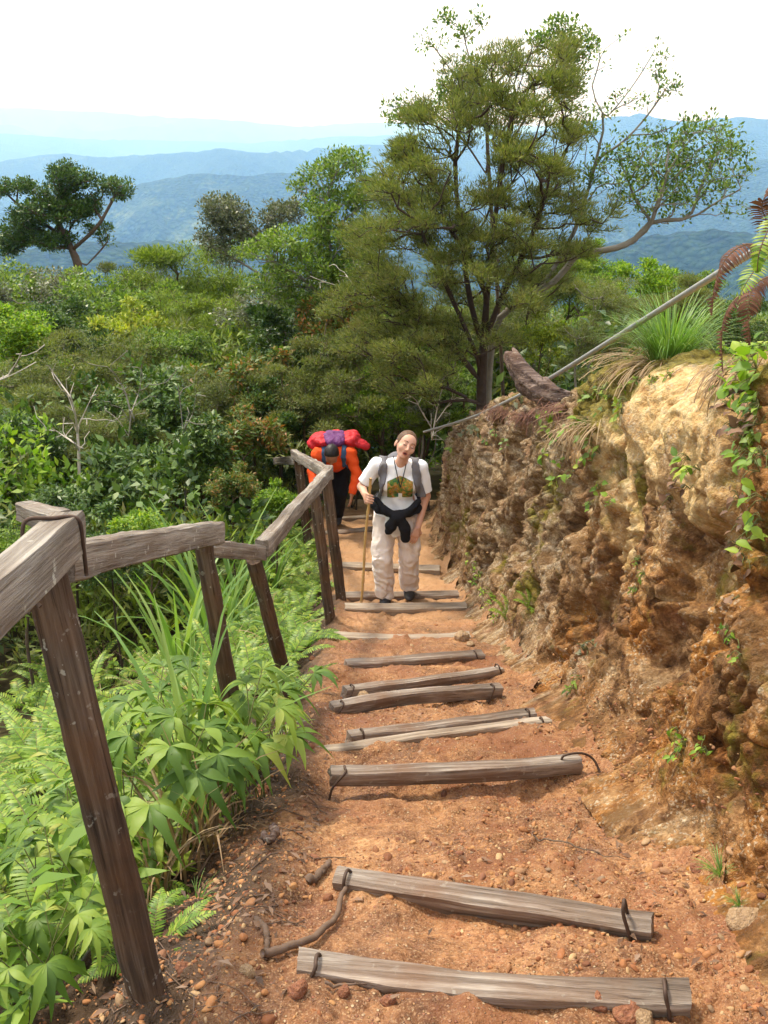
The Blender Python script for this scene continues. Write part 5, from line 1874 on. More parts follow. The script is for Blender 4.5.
rail(at(66, 534, 1.74) + (at(-120, 705, 1.05) - at(66, 534, 1.74)) * 1.9, at(66, 534, 1.74), .070, .088, 51, rough=.003)
rail(at(60, 562, 1.80), at(216, 533, 3.22), .055, .075, 52, bend=.01)
rail(at(205, 548, 3.30), at(262, 553, 4.12), .05, .065, 53)
rail(at(262, 549, 4.10), at(329, 472, P5t[1] - .35), .060, .082, 54)
rail(at(318, 484, P4t[1]), at(329, 470, P5t[1]), .06, .08, 55)
rail(at(329, 474, P5t[1] - .1), at(294, 454, 10.4), .07, .095, 56)
rail(at(302, 460, 10.3), at(276, 461, 11.6), .07, .09, 57)
rail(at(62, 522, 1.90), at(24, 511, 2.25), .045, .045, 58)

# wire lashed round the beam end and the post head
c_ = at(64, 538, 1.745)
ax_ = nrm(at(66, 534, 1.74) - at(-120, 705, 1.05))
sy_ = nrm(np.cross([0, 0, 1.0], ax_)); uz_ = np.cross(ax_, sy_)
loop_ = [c_ + sy_ * a * .044 + uz_ * b * .052 - ax_ * (.02 + .012 * k) for k, (a, b) in enumerate([(-1, -1.3), (-1.05, 0), (-1, 1), (0, 1.08), (1, 1.02), (1.1, 0), (1.0, -1.4), (.4, -1.9)])]
mbw_ = MB(); add_tube(mbw_, smooth_path(np.array(loop_) - P1b, 40), .004, 7)
ob('wire_lashing', mbw_.mesh('wire_lashing', M['iron']), rail_)

# ------------------------------------------------------------------ pipe, driftwood, roots
pl_ = [at(800, 225, 3.0), at(740, 260, 3.5), at(650, 316, 4.6), at(552, 377, 6.1), at(510, 400, 7.6), at(470, 418, 9.4), at(424, 432, 11.0)]
mbp_ = MB(); add_tube(mbp_, smooth_path(np.array(pl_) - pl_[0], 60), .0135, 14)
tag(ob('metal_pipe', mbp_.mesh('metal_pipe', M['pipe']), None, pl_[0]), 'long grey metal pipe slanting down along the top of the rock bank', 'pipe')

dp_ = smooth_path([at(510, 352, 6.35), at(518, 368, 6.25), at(532, 384, 6.15), at(552, 396, 6.0), at(574, 399, 5.95), at(600, 394, 5.9)], 60)
s_ = np.linspace(0, 1, 60)
dr_ = .040 + .050 * np.sin(np.clip(s_ * 1.1, 0, 1) * math.pi) ** .8 - .025 * s_
V_, F4_, F3_ = tube(dp_ - dp_[0], dr_, 28, True, .8)
an_ = np.arange(len(V_)) % 28 / 28 * 2 * math.pi
nn_ = fbm(np.stack([np.cos(an_) * 2.6, np.sin(an_) * 2.6, np.arange(len(V_)) / 28 * .09], -1), 4, 3, .65) * .050 + fbm(V_ * 30, 2, 5) * .006
V_ = V_ + nrm(V_ - (V_.mean(0))) * nn_[:, None]
mbd_ = MB(); mbd_.add(V_, F4_); mbd_.f.append(F3_); mbd_.m.append(np.zeros(len(F3_), np.int32))
tag(ob('driftwood_log', mbd_.mesh('driftwood_log', M['drift']), None, dp_[0]), 'gnarled reddish-brown dead log lying on top of the rock bank', 'log')


def root_thing(label, pts, r0, r1, name='root', mat='root', lift=.01, seed=1):
    rg = np.random.default_rng(seed)
    P = np.array([hit(x, y, lift) for x, y in pts])
    P = smooth_path(P, 30)
    P[:, 2] = path_z(P[:, 0], P[:, 1]) + lift
    rr = np.linspace(r0, r1, 30) * (1 + .25 * rg.normal(0, 1, 30).cumsum() / 8)
    mb = MB(); add_tube(mb, P - P[0] + rg.normal(0, r0 * .18, P.shape), np.clip(rr, r1 * .5, None), 9)
    tag(ob(name, mb.mesh(name, M[mat]), None, P[0]), label, 'root' if name == 'root' else 'twig')


root_thing('dark twisted root running from the second step down to the nearest step', [(352, 874), (340, 900), (326, 928), (300, 948), (262, 962)], .006, .010, lift=.02, seed=2)
root_thing('short forked root stub on the edge of the soil slope', [(274, 828), (277, 842), (272, 860), (262, 850)], .013, .009, lift=.035, seed=3, mat='drift')
root_thing('dark root lump left of the second step', [(308, 886), (322, 876), (330, 868)], .012, .008, lift=.012, seed=4)
root_thing('thin root lying by the left end of the nearest step', [(258, 935), (268, 950), (266, 966)], .009, .006, lift=.008, seed=5)
root_thing('pale twig lying on the bare soil near the foot of the nearest post', [(20, 1010), (60, 990), (110, 962), (128, 955)], .0035, .002, 'twig', 'barkpale', .02, 6)
root_thing('thin bent twig on the earth between the second and third steps', [(534, 832), (570, 846), (630, 860)], .0028, .0015, 'twig', 'bark', .012, 7)
root_thing('short straw twig crossing the bent twig between the second and third steps', [(578, 812), (570, 830), (566, 848)], .0018, .0012, 'twig', 'bark', .012, 8)
root_thing('straight straw twig near the end of the third step', [(624, 800), (616, 826)], .0018, .0012, 'twig', 'bark', .012, 9)
root_thing('curved twig in front of the nearest step, under its middle', [(325, 990), (350, 992), (372, 985)], .004, .002, 'twig', 'root', .012, 10)
root_thing('brown twig across the soil slope below the grass tuft', [(196, 868), (216, 850), (232, 838)], .003, .0015, 'twig', 'root', .02, 11)


# ------------------------------------------------------------------ stones, gravel, litter
def stone_mesh(seed, sub=3):
    rg = np.random.default_rng(seed)
    n = 14 if sub == 3 else 7
    th = np.linspace(0, math.pi, n); ph = np.linspace(0, 2 * math.pi, n * 2, endpoint=False)
    T, Ph = np.meshgrid(th, ph, indexing='ij')
    P = np.stack([np.sin(T) * np.cos(Ph), np.sin(T) * np.sin(Ph), np.cos(T)], -1)
    for k in range(7):
        d = nrm(rg.normal(0, 1, 3)); c = rg.uniform(.55, .85)
        q = P @ d
        P = P - np.where(q > c, (q - c) * .85, 0)[..., None] * d
    P = P * (1 + .12 * fbm(P * 1.8 + seed, 3, 2))[..., None] * np.array([1, rg.uniform(.65, .95), rg.uniform(.5, .75)])
    mb = MB(); mb.add(P.reshape(-1, 3), grid_faces(n, n * 2, True)[:, ::-1])
    return mb


def stone_mat(name, stops):
    g = NT(name)
    v = g.coord('Object')
    rnd = g.n('NewGeometry').outputs['Random Per Island']
    nz = g.noise(v, 3 if 'gravel' not in name else 40, 4)
    c = g.ramp(rnd, stops) if 'gravel' in name else g.ramp(nz, stops)
    c = g.mix(g.rng(nz, .3, .7, 0, .6), c, g.mix(1.0, c, (.5, .42, .36), 'MULTIPLY'))
    return g.done(g.bsdf(c, .8, g.bump(nz, .6, .01 if 'gravel' in name else .06), .3))


M['stone_red'] = stone_mat('stone_red', [(.3, (.16, .06, .035)), (.55, (.33, .14, .075)), (.75, (.42, .24, .14))])
M['stone_tan'] = stone_mat('stone_tan', [(.3, (.24, .15, .085)), (.55, (.42, .29, .17)), (.75, (.55, .43, .29))])
M['stone_grey'] = stone_mat('stone_grey', [(.3, (.10, .085, .075)), (.55, (.20, .175, .15)), (.75, (.34, .31, .27))])
M['gravel'] = stone_mat('gravel_mix', [(0, (.12, .048, .026)), (.25, (.34, .135, .055)), (.5, (.42, .22, .09)), (.72, (.22, .09, .05)), (.9, (.52, .35, .18)), (1, (.18, .12, .09))])
STONE = {k: [stone_mesh(500 + i).mesh('stone_' + k, M['stone_' + k]) for i in range(3)] for k in ('red', 'tan', 'grey')}
STONES = [(268, 786, .018, 'red', 'reddish stone on the soil slope under the fan fern'), (262, 790, .030, 'red', 'larger red stone at the left trail edge near the third step'),
          (312, 756, .016, 'red', 'brick-red stone touching the tip of the slanting pale plank'), (362, 694, .050, 'tan', 'round tan stone tucked under the sixth timber step'), (392, 690, .028, 'tan', 'flat tan stone under the sixth step, beside the round one'),
          (544, 917, .016, 'tan', 'ochre stone in front of the second step'), (344, 1000, .016, 'red', 'rusty stone in front of the nearest step at its left end'), (185, 982, .022, 'red', 'red stone beside the foot of the nearest post'),
          (50, 962, .035, 'grey', 'grey stone on the dark soil in the near corner'), (598, 1002, .030, 'red', 'flat red stone in front of the nearest step'), (628, 1010, .036, 'red', 'rounded red stone poking out before the nearest step at its far end'), (645, 1018, .028, 'tan', 'tan stone by the nearest step, at the bottom edge of the picture'),
          (462, 640, .060, 'tan', 'tan rock at the foot of the bank by the sunken eighth step'), (470, 648, .035, 'tan', 'smaller rock in front of the tan rock at the foot of the bank'), (744, 925, .050, 'tan', 'yellowish stone set in the foot of the bank at the picture edge'), (700, 870, .030, 'red', 'red stone by the grass tuft at the foot of the bank'),
          (330, 640, .030, 'red', 'stone at the trail edge below the fourth railing post'), (312, 660, .025, 'red', 'small stone between the third and fourth railing posts'), (420, 985, .014, 'tan', 'small pale stone right before the nearest step'), (388, 1004, .020, 'red', 'red stone centred before the nearest step'),
          (298, 1000, .024, 'red', 'rust-red stone left of the nearest step'), (248, 985, .020, 'tan', 'tan stone between the nearest post and the nearest step')]
for i_, (x_, y_, r_, k_, l_) in enumerate(STONES):
    p_ = hit(x_, y_, r_ * .3)
    if p_[0] < xfoot(p_[1]): p_[2] = float(path_z(p_[0], p_[1])[0]) + r_ * .25
    tag(ob('stone', STONE[k_][i_ % 3], None, p_, (RNG.normal(0, .3), RNG.normal(0, .3), RNG.uniform(0, 6.28)), r_), l_, 'stone')


def gravel():
    rg = np.random.default_rng(9)
    tm = [stone_mesh(600 + i, 1).arrays() for i in range(6)]
    # coarse template stones, merged thousands of times with numpy
    b = MB()
    K = 60000
    y = 1.2 + rg.gamma(1.5, 1.1, K)
    x = rg.uniform(-1.0, 1.05, K)
    ok = (y < 9) & (x < xfoot(y) + .18) & (x > xc(y) - 1.05)
    d = fbm(np.stack([x * 2.2, y * 2.2, 3.0 + 0 * x], -1), 2, 4)
    edge = sstep(.35, .6, np.abs(x - xc(y)))
    ok &= rg.random(K) < .25 + .9 * d + .55 * edge
    x, y = x[ok][:12500], y[ok][:12500]
    z = path_z(x, y)
    for X, Y_, Z in zip(x, y, z):
        r = .0026 + .0075 * rg.random() ** 3 + (.013 * rg.random() if rg.random() < .07 else 0)
        V, Fs, Ms, C = tm[rg.integers(6)]
        Rm = np.array(Euler(tuple(rg.uniform(-.6, .6, 2)) + (rg.uniform(0, 6.28),)).to_matrix()) * np.array([r, r * rg.uniform(.6, 1), r * rg.uniform(.5, .9)])
        b.merge((V, Fs, Ms, C), Rm, (X, Y_, Z + r * .05))
    tag(ob('gravel', b.mesh('gravel', M['gravel'])), kind='stuff')


gravel()


def litter():
    rg = np.random.default_rng(19)
    b = MB()
    Pc, T, N, L = [], [], [], []
    while len(Pc) < 800:
        y = 1.2 + rg.gamma(1.6, 1.0)
        if y > 8: continue
        side = rg.random()
        if side < .55: x = float(xc(y)) - .45 - abs(rg.normal(0, .28))
        elif side < .7: x = float(xfoot(y)) - abs(rg.normal(0, .12))
        else: x = float(xc(y)) + rg.uniform(-.5, .5)
        if side >= .7 and rg.random() > .4: continue
        z = float(path_z(x, y)[0])
        Pc.append((x, y, z + .008)); a = rg.uniform(0, 6.28)
        T.append((math.cos(a), math.sin(a), rg.normal(0, .2))); N.append((rg.normal(0, .3), rg.normal(0, .3), 1)); L.append(rg.uniform(.012, .042))
    L = np.array(L)
    leaves_mb(b, Pc, T, N, L, L * rg.uniform(.18, .42, len(L)), 0, .35, .12)
    # twigs
    for k in range(190):
        y = 1.2 + rg.gamma(1.6, .9); x = float(xc(y)) - .5 - abs(rg.normal(0, .3))
        z = float(land(x, y)) + .018
        a = rg.uniform(0, 6.28); l = rg.uniform(.04, .22)
        P = np.array([x, y, z]) + np.array([math.cos(a), math.sin(a), 0]) * np.linspace(0, l, 5)[:, None] + rg.normal(0, .006, (5, 3))
        P[:, 2] = path_z(P[:, 0], P[:, 1]) + .004
        add_tube(b, P, rg.uniform(.0008, .0022), 4, False, 1)
    tag(ob('leaf_litter', b.mesh('leaf_litter', [M['litter'], M['root']])), kind='stuff')


M['litter'] = leaf_mat('fallen_leaf', [(.1, (.05, .028, .018)), (.4, (.13, .065, .035)), (.7, (.22, .13, .08)), (1, (.34, .25, .19))], .1, .7)
litter()

# ------------------------------------------------------------------ what grows on the bank
def vine_plant(label, spots, leaf, seed, mat='bright', name='creeper', n=5, w=.8):
    """leaves on short stems hanging from bank spots given in pixels"""
    rg = np.random.default_rng(seed)
    b = MB()
    Pc, T, N, L = [], [], [], []
    base = None
    for (x, y) in spots:
        p, nn = bank_px(x, y)
        if base is None: base = p
        for q in range(n):
            d = nrm(nn + rg.normal(0, .7, 3) + [0, -.2, .1])
            l = leaf * rg.uniform(.6, 1.5)
            e = p + d * l + [0, 0, -.25 * l]
            add_tube(b, smooth_path([p - base, p + d * l * .6 - base + [0, 0, .01], e - base], 5), .0014, 4, False, 1)
            t = nrm(nn * .5 + rg.normal(0, .6, 3) + [0, -.2, -.35])
            Pc.append(e - base); T.append(t); N.append(nrm(nn * .8 + np.array([0, -.3, .8]) + rg.normal(0, .25, 3))); L.append(leaf * rg.uniform(.65, 1.15))
    L = np.array(L)
    # heart-shaped leaves: a longer fan of five points
    Pc, T, N = np.array(Pc), nrm(T), nrm(N)
    S = nrm(np.cross(T, N)); U = np.cross(S, T)
    l = L[:, None]
    pts = [Pc, Pc + T * l * .12 + S * l * .36 * w + U * l * .03, Pc + T * l * .45 + S * l * .46 * w + U * l * .10, Pc + T * l * .8 + S * l * .2 * w, Pc + T * l * 1.05 - U * l * .15,
           Pc + T * l * .8 - S * l * .2 * w, Pc + T * l * .45 - S * l * .46 * w + U * l * .10, Pc + T * l * .12 - S * l * .36 * w + U * l * .03, Pc + T * l * .5]
    V = np.stack(pts, 1).reshape(-1, 3)
    k = np.arange(len(Pc))[:, None] * 9
    F = np.concatenate([k + np.array(q) for q in ([0, 1, 2, 8], [8, 2, 3, 4], [8, 4, 5, 6], [0, 8, 6, 7])])
    b.add(V, F, 0)
    tag(ob(name, b.mesh(name, [M[mat], M['stalk']]), None, base), label, 'plant')


vine_plant('creeper with round green leaves hanging below the driftwood log', [(545, 418), (556, 425), (566, 412), (575, 430), (588, 420), (560, 440)], .055, 1, 'bright')
vine_plant('row of small round leaves halfway down the bank below the driftwood', [(548, 452), (562, 462), (575, 470), (590, 458), (558, 478)], .045, 2, 'bright', n=4)
vine_plant('pale green leaves tangled between the driftwood and the moss', [(598, 395), (604, 410), (592, 440), (600, 455)], .045, 3, 'mid', n=5)
vine_plant('small-leaved plant on the bank under the moss cushion', [(600, 490), (612, 500), (590, 505)], .035, 4, 'bright', n=5)
vine_plant('seedling with broad leaves in the middle of the pale rock', [(692, 462), (700, 470)], .050, 5, 'bright', n=6, w=.6)
vine_plant('bright heart-leaved plant hanging at the picture edge beside the pale rock', [(738, 375), (748, 390), (756, 370), (760, 405), (742, 360), (752, 350), (762, 385)], .060, 6, 'bright', n=8)
vine_plant('leafy sprig at the picture edge halfway down the orange rock', [(752, 455), (760, 470), (748, 442)], .050, 7, 'bright', n=5, w=.6)
vine_plant('withered purple-brown leaves caught on the rock at the picture edge', [(740, 500), (748, 520), (738, 545), (745, 560), (730, 405), (735, 425), (742, 600)], .035, 8, 'litter', 'dry_leaves', n=5)
vine_plant('withered leaves and sprig in the crack of the pale rock', [(680, 480), (690, 490), (672, 500)], .035, 9, 'litter', 'dry_leaves', n=5)
vine_plant('small green plant low on the bank by the fourth step', [(575, 690), (580, 680)], .035, 10, 'mid', n=6, w=.5)
vine_plant('bright seedlings in the mossy hollow at the foot of the bank', [(678, 730), (684, 745), (680, 752)], .026, 11, 'bright', n=6, w=.6)
vine_plant('tiny seedling beside the mossy hollow', [(710, 748), (705, 740)], .024, 12, 'bright', n=5, w=.6)
vine_plant('grey-green plant under the fifth step level on the bank', [(592, 645), (588, 650)], .040, 13, 'grey', n=6, w=.4)
vine_plant('small plant rooted behind the hiker in white at the foot of the bank', [(470, 555), (475, 565), (478, 580)], .04, 14, 'bright', n=6, w=.6)
vine_plant('leafy plant at the top of the bank beside the driftwood stump end', [(525, 396), (520, 404)], .04, 15, 'grey', n=6)
vine_plant('trailing green sprig on the orange rock near the picture edge', [(735, 640), (742, 655), (728, 630)], .024, 16, 'bright', n=5, w=.5)

for (x_, y_, s_, l_) in [(505, 622, .34, 'bright fern growing from the foot of the bank beside the hiker in white'), (528, 610, .26, 'small fern high on the bank foot, next to the bright one'), (492, 600, .22, 'tiny fern between the hiker in white and the bank')]:
    p_, n_ = bank_px(x_, y_)
    tag(ob('bank_fern', FERN[1], None, p_, (0, -.5, RNG.uniform(0, 6)), s_ * 1.3), l_, 'fern')
for (x_, y_, s_, l_) in [(722, 876, .30, 'grass tuft growing from the clay at the foot of the bank'), (740, 905, .18, 'smaller grass tuft below the one at the foot of the bank')]:
    p_, n_ = bank_px(x_, y_)
    tag(ob('grass_tuft', GRASS[0], None, p_, (0, -.3, 0), s_), l_, 'grass tuft')


# tussock with its skirt of dead blades
def tussock():
    rg = np.random.default_rng(71)
    base = at(668, 366, 4.75)
    g, d = MB(), MB()
    for i in range(420):
        az = rg.uniform(0, 6.28)
        p0 = np.array([math.cos(az) * .11, math.sin(az) * .08, rg.uniform(0, .05)]) * rg.uniform(.2, 1)
        P = arch(p0, az, rg.uniform(.22, .46), rg.uniform(.75, 1.5), rg.uniform(.5, 1.9), 7, rg)
        s = np.linspace(0, 1, 7)
        ribbon(g, P, .0032 * np.clip(1.1 - s ** 1.6, .05, 1))
    for i in range(240):
        az = rg.uniform(0, 6.28)
        p0 = np.array([math.cos(az) * .12, math.sin(az) * .09, rg.uniform(0, .04)])
        P = arch(p0, az + rg.normal(0, .3), rg.uniform(.18, .34), rg.uniform(-.2, .5), rg.uniform(1.0, 1.7), 7, rg)
        ribbon(d, P, .0028)
    e = tag(ob('grass_tussock', None, None, base), 'big grass tussock with a skirt of dead blades on the mossy bank top', 'grass tussock')
    ob('green_blades', g.mesh('green_blades', M['reed']), e)
    ob('dead_blades', d.mesh('dead_blades', M['straw']), e)


tussock()


def hanging_roots(label, x, y, n, l, seed, mat='straw'):
    rg = np.random.default_rng(seed)
    p, nn = bank_px(x, y)
    b = MB()
    for i in range(n):
        p0 = np.array([rg.normal(0, .05), rg.normal(0, .05), rg.normal(0, .015)])
        P = arch(p0, rg.normal(3.6, .6), l * rg.uniform(.5, 1.1), rg.uniform(-.6, .3), rg.uniform(.8, 1.6), 7, rg)
        ribbon(b, P, .002)
    tag(ob('hanging_roots', b.mesh('hanging_roots', M[mat]), None, p + nn * .02), label, 'roots')


hanging_roots('bundle of dry hanging blades beside the moss cushion', 590, 425, 70, .26, 1)
hanging_roots('dark root tangle under the driftwood log', 560, 408, 120, .14, 2, 'brownfern')
hanging_roots('dark root tangle at the foot of the conifer on the bank edge', 505, 410, 140, .16, 3, 'brownfern')


# fern with dead hanging fronds and one fresh frond at the upper right
def edge_fern():
    base = at(775, 262, 2.7)
    e = tag(ob('hanging_fern', None, None, base), 'fern on the bank edge with dark dead fronds and one fresh green frond', 'fern')
    def fr(pts, mat, w, npin, droop, nm):
        b = MB()
        P = smooth_path([at(x, y, D) for x, y, D in pts], 14) - base
        frond(b, P, w, npin, 0, 1, .05, rng=np.random.default_rng(len(pts) + npin), sweep=.12, droop=droop)
        ob(nm, b.mesh(nm, [M[mat], M['brownstalk']]), e)
    fr([(775, 262, 2.7), (752, 244, 2.65), (728, 256, 2.6), (715, 285, 2.6), (712, 315, 2.6)], 'brownfern', .040, 34, .7, 'dead_frond')
    fr([(775, 262, 2.7), (768, 225, 2.65), (762, 205, 2.6), (775, 180, 2.6)], 'brownfern', .045, 28, .4, 'dead_frond')
    fr([(780, 250, 2.6), (762, 262, 2.55), (748, 280, 2.5), (738, 300, 2.5)], 'fern', .040, 30, .2, 'green_frond')
    fr([(785, 200, 2.6), (772, 222, 2.55), (760, 250, 2.5), (757, 272, 2.5)], 'fern', .035, 26, .2, 'green_frond')
    fr([(775, 275, 2.7), (755, 285, 2.65), (748, 310, 2.6), (750, 345, 2.6)], 'brownfern', .038, 30, .8, 'dead_frond')
    fr([(770, 282, 2.8), (735, 300, 2.8), (722, 330, 2.8), (723, 372, 2.8)], 'brownfern', .022, 34, .8, 'dead_frond')


edge_fern()

vine_plant('grey-green sprig on the bank edge at the foot of the conifer', [(470, 425), (478, 430), (464, 434)], .05, 21, 'grey', n=6)
vine_plant('small leafy plant on the bank edge near its far end', [(446, 440), (452, 448)], .05, 22, 'mid', n=6)
vine_plant('sprig with dull leaves hanging below the conifer foot', [(496, 430), (505, 440), (488, 440)], .045, 23, 'mid', n=5)
vine_plant('mossy sprig on the dark hollow under the tussock', [(628, 400), (622, 415)], .04, 24, 'mossy', n=6)
vine_plant('red-brown withered leaves at the top corner of the bank under the hanging fern', [(752, 395), (745, 410), (760, 425), (750, 430)], .045, 25, 'litter', 'dry_leaves', n=6)
vine_plant('light green leaf spray over the orange rock at the very edge of the picture', [(764, 520), (758, 535), (765, 500)], .055, 26, 'bright', n=4, w=.6)
hanging_roots('dark root fringe on the bank edge between the conifer foot and the log', 530, 414, 130, .16, 5, 'brownfern')
hanging_roots('dry blade fringe below the hanging fern at the picture edge', 745, 372, 70, .2, 6)

vine_plant('dense small-leaved creeper spilling over the bank top beneath the hanging fern', [(722, 352), (735, 348), (750, 342), (763, 350), (728, 368), (745, 362)], .034, 31, 'bright', n=12)
vine_plant('dark green creeper strands over the orange rock below the heart-leaved plant', [(742, 430), (752, 445), (760, 430), (765, 455), (757, 410)], .034, 32, 'mid', n=10)
vine_plant('small moss-green tufts along the lip of the bank under the tussock', [(640, 382), (655, 380), (625, 388), (612, 398), (670, 376)], .026, 33, 'mossy', n=12, w=.5)
vine_plant('olive scrub on the bank lip between the log and the moss', [(590, 398), (600, 392), (608, 388)], .032, 34, 'mossy', n=12, w=.5)
vine_plant('leafy strand halfway down the bank in the damp corner', [(640, 560), (646, 575), (636, 590)], .022, 35, 'mossy', n=10, w=.6)
vine_plant('green weeds along the foot of the bank near the hiker in white', [(484, 590), (490, 605), (480, 575), (497, 618)], .035, 36, 'bright', n=8, w=.45)

# ------------------------------------------------------------------ people
M['skin'] = plain('skin', (0.60, 0.33, 0.235), 0.55, 0.08, 8, 0.1, 0.001, 0.4)
M['skin2'] = plain('skin_tanned', (0.36, 0.17, 0.105), 0.55, 0.08, 8, 0.1, 0.001, 0.4)
M['lip'] = plain('lips', (0.42, 0.13, 0.11), 0.5)
M['mouth'] = plain('mouth_dark', (0.10, 0.025, 0.022), 0.6)
M['lash'] = plain('lashes', (0.09, 0.05, 0.035), 0.7)
M['hairbrown'] = plain('hair_brown', (0.10, 0.052, 0.028), 0.6, 0.4, 60, 0.5, 0.002)
M['hairblack'] = plain('hair_black', (0.018, 0.014, 0.013), 0.5, 0.4, 60, 0.5, 0.002)
M['tee'] = plain('white_cotton', (0.82, 0.82, 0.85), 0.85, 0.02, 18, 0.5, 0.010, 0.2)
M['trouser'] = plain('pale_pink_beige_cloth', (0.74, 0.65, 0.61), 0.85, 0.07, 26, 0.6, 0.012, 0.2)
M['black'] = plain('black_cloth', (0.012, 0.012, 0.016), 0.85, 0.3, 40, 0.4, 0.003, 0.2)
M['orange'] = plain('orange_cloth', (0.80, 0.085, 0.012), 0.75, 0.1, 18, 0.7, 0.015, 0.25)
M['greystrap'] = plain('grey_strap', (0.15, 0.145, 0.16), 0.8, 0.15, 60, 0.3, 0.001)
M['bluestrap'] = plain('blue_strap', (0.035, 0.075, 0.15), 0.8, 0.15, 60, 0.3, 0.001)
M['redpack'] = plain('red_cover', (0.50, 0.014, 0.024), 0.6, 0.25, 16, 0.9, 0.03, 0.35)
M['purple'] = plain('purple_cloth', (0.12, 0.028, 0.135), 0.65, 0.2, 16, 0.9, 0.03, 0.35)
M['card'] = plain('white_card', (0.78, 0.78, 0.78), 0.4, 0.03)
M['boot'] = plain('dark_boot', (0.035, 0.032, 0.034), 0.7, 0.2, 30)
M['bamboo'] = plain('cane', (0.52, 0.33, 0.13), 0.5, 0.2, 18, 0.3, 0.002)
M['blackcord'] = plain('black_cord', (0.02, 0.02, 0.025), 0.7)


def print_mat():
    g = NT('shirt_print')
    v = g.coord('Object')
    n = g.noise(v, 26, 4, .6, .8)
    c = g.ramp(g.n('TexVoronoi', feature='F1', ins={'Vector': v, 'Scale': 42.0}).outputs['Color'], [(0, (.02, .09, .02)), (.25, (.10, .17, .03)), (.45, (.30, .13, .03)), (.6, (.40, .30, .08)), (.8, (.04, .13, .08)), (1, (.35, .07, .03))], 'CONSTANT')
    c2 = g.ramp(n, [(.38, (.02, .10, .05)), (.46, (.12, .30, .05)), (.52, (.50, .10, .02)), (.58, (.65, .35, .08)), (.66, (.12, .25, .30))])
    return g.done(g.bsdf(g.mix(.55, c, c2), .8, None, .2))


M['print'] = print_mat()


def chain_sd(P, pts, rad, k=.02):
    d = None
    for i in range(len(pts) - 1):
        s = cap_sd(P, pts[i], pts[i + 1], rad[i], rad[i + 1])
        d = s if d is None else smin(d, s, k)
    return d


def head_sd(P, c, Mr, s=1.0):
    """head in its own axes (x across, -y face, z up), centre between the ears; Mr columns are those axes"""
    q = (P - np.asarray(c)) @ Mr / s
    d = ell_sd(q, (0, .006, .030), (.076, .096, .092))
    d = smin(d, ell_sd(q, (0, -.028, -.038), (.055, .060, .062)), .035)
    d = smin(d, ell_sd(q, (0, -.058, -.085), (.026, .024, .020)), .025)               # chin
    for sx in (-1, 1):
        d = smin(d, ell_sd(q, (sx * .040, -.062, -.022), (.022, .018, .020)), .02)    # cheek
        d = smin(d, ell_sd(q, (sx * .078, .008, -.010), (.009, .018, .030)), .006)    # ear
        e = ell_sd(q, (sx * .031, -.094, .012), (.018, .013, .011))
        d = -smin(-d, e, .010)                                                         # socket
        d = smin(d, ell_sd(q, (sx * .031, -.076, .011), (.014, .012, .010)), .004)     # lid over the eye
    d = smin(d, cap_sd(q, (0, -.086, .022), (0, -.108, -.022), .007, .012), .010)     # nose
    d = smin(d, cap_sd(q, (-.012, -.094, -.026), (.012, -.094, -.026), .006, .006), .006)
    m = ell_sd(q, (0, -.092, -.056), (.019, .016, .010))
    d = smin(d, cap_sd(q, (-.020, -.084, -.046), (.020, -.084, -.046), .006, .006), .006)
    d = smin(d, cap_sd(q, (-.017, -.080, -.069), (.017, -.080, -.069), .007, .007), .006)
    d = -smin(-d, m, .004)                                                             # open mouth
    return d * s


def hand_sd(P, wrist, d, n, side, curl=.5, s=1.0):
    """hand: d runs wrist->knuckles, n is the back of the hand, side=+1 puts the thumb at d x n"""
    d = nrm(np.asarray(d, float)); n = np.asarray(n, float); n = nrm(n - (n @ d) * d)
    t = np.cross(d, n) * side
    w = np.asarray(wrist, float)
    k = None
    pal = [cap_sd(P, w + t * a * s * .4, w + d * .075 * s + t * a * s, .014 * s, .0125 * s) for a in (-.028, -.009, .009, .026)]
    for x in pal: k = x if k is None else smin(k, x, .012)
    for a, ln in ((-.030, .058), (-.010, .070), (.010, .074), (.029, .066)):
        b = w + d * .078 * s + t * a * s
        p, dd = b, d
        for j, (fr, r0, r1) in enumerate(((.45, .0092, .0086), (.30, .0086, .0078), (.25, .0078, .0068))):
            ang = curl * (.5 + .45 * j)
            dd = nrm(dd * math.cos(ang) - n * math.sin(ang))
            q = p + dd * ln * fr * s
            c = cap_sd(P, p, q, r0 * s, r1 * s)
            k = smin(k, c, .004)
            p = q
    p0 = w + d * .022 * s + t * .024 * s
    p1 = p0 + nrm(t * .8 + d * .7 - n * .3) * .036 * s
    p2 = p1 + nrm(t * .15 + d * .9 - n * (.35 + curl * .5)) * .030 * s
    k = smin(k, cap_sd(P, p0, p1, .0125 * s, .0105 * s), .010)
    k = smin(k, cap_sd(P, p1, p2, .0105 * s, .0085 * s), .004)
    return k


def sd_obj(name, f, lo, hi, h, mat, parent=None, smooth=True):
    V, F = surface_nets(f, lo, hi, h)
    me = mesh_np(name, V, [F], [np.zeros(len(F), np.int32)], None, mat, smooth)
    return ob(name, me, parent)


def axes(yaw=0, pitch=0, roll=0):
    return np.array(Euler((pitch, roll, yaw), 'XYZ').to_matrix())


A3 = lambda *a: np.array(a, float)


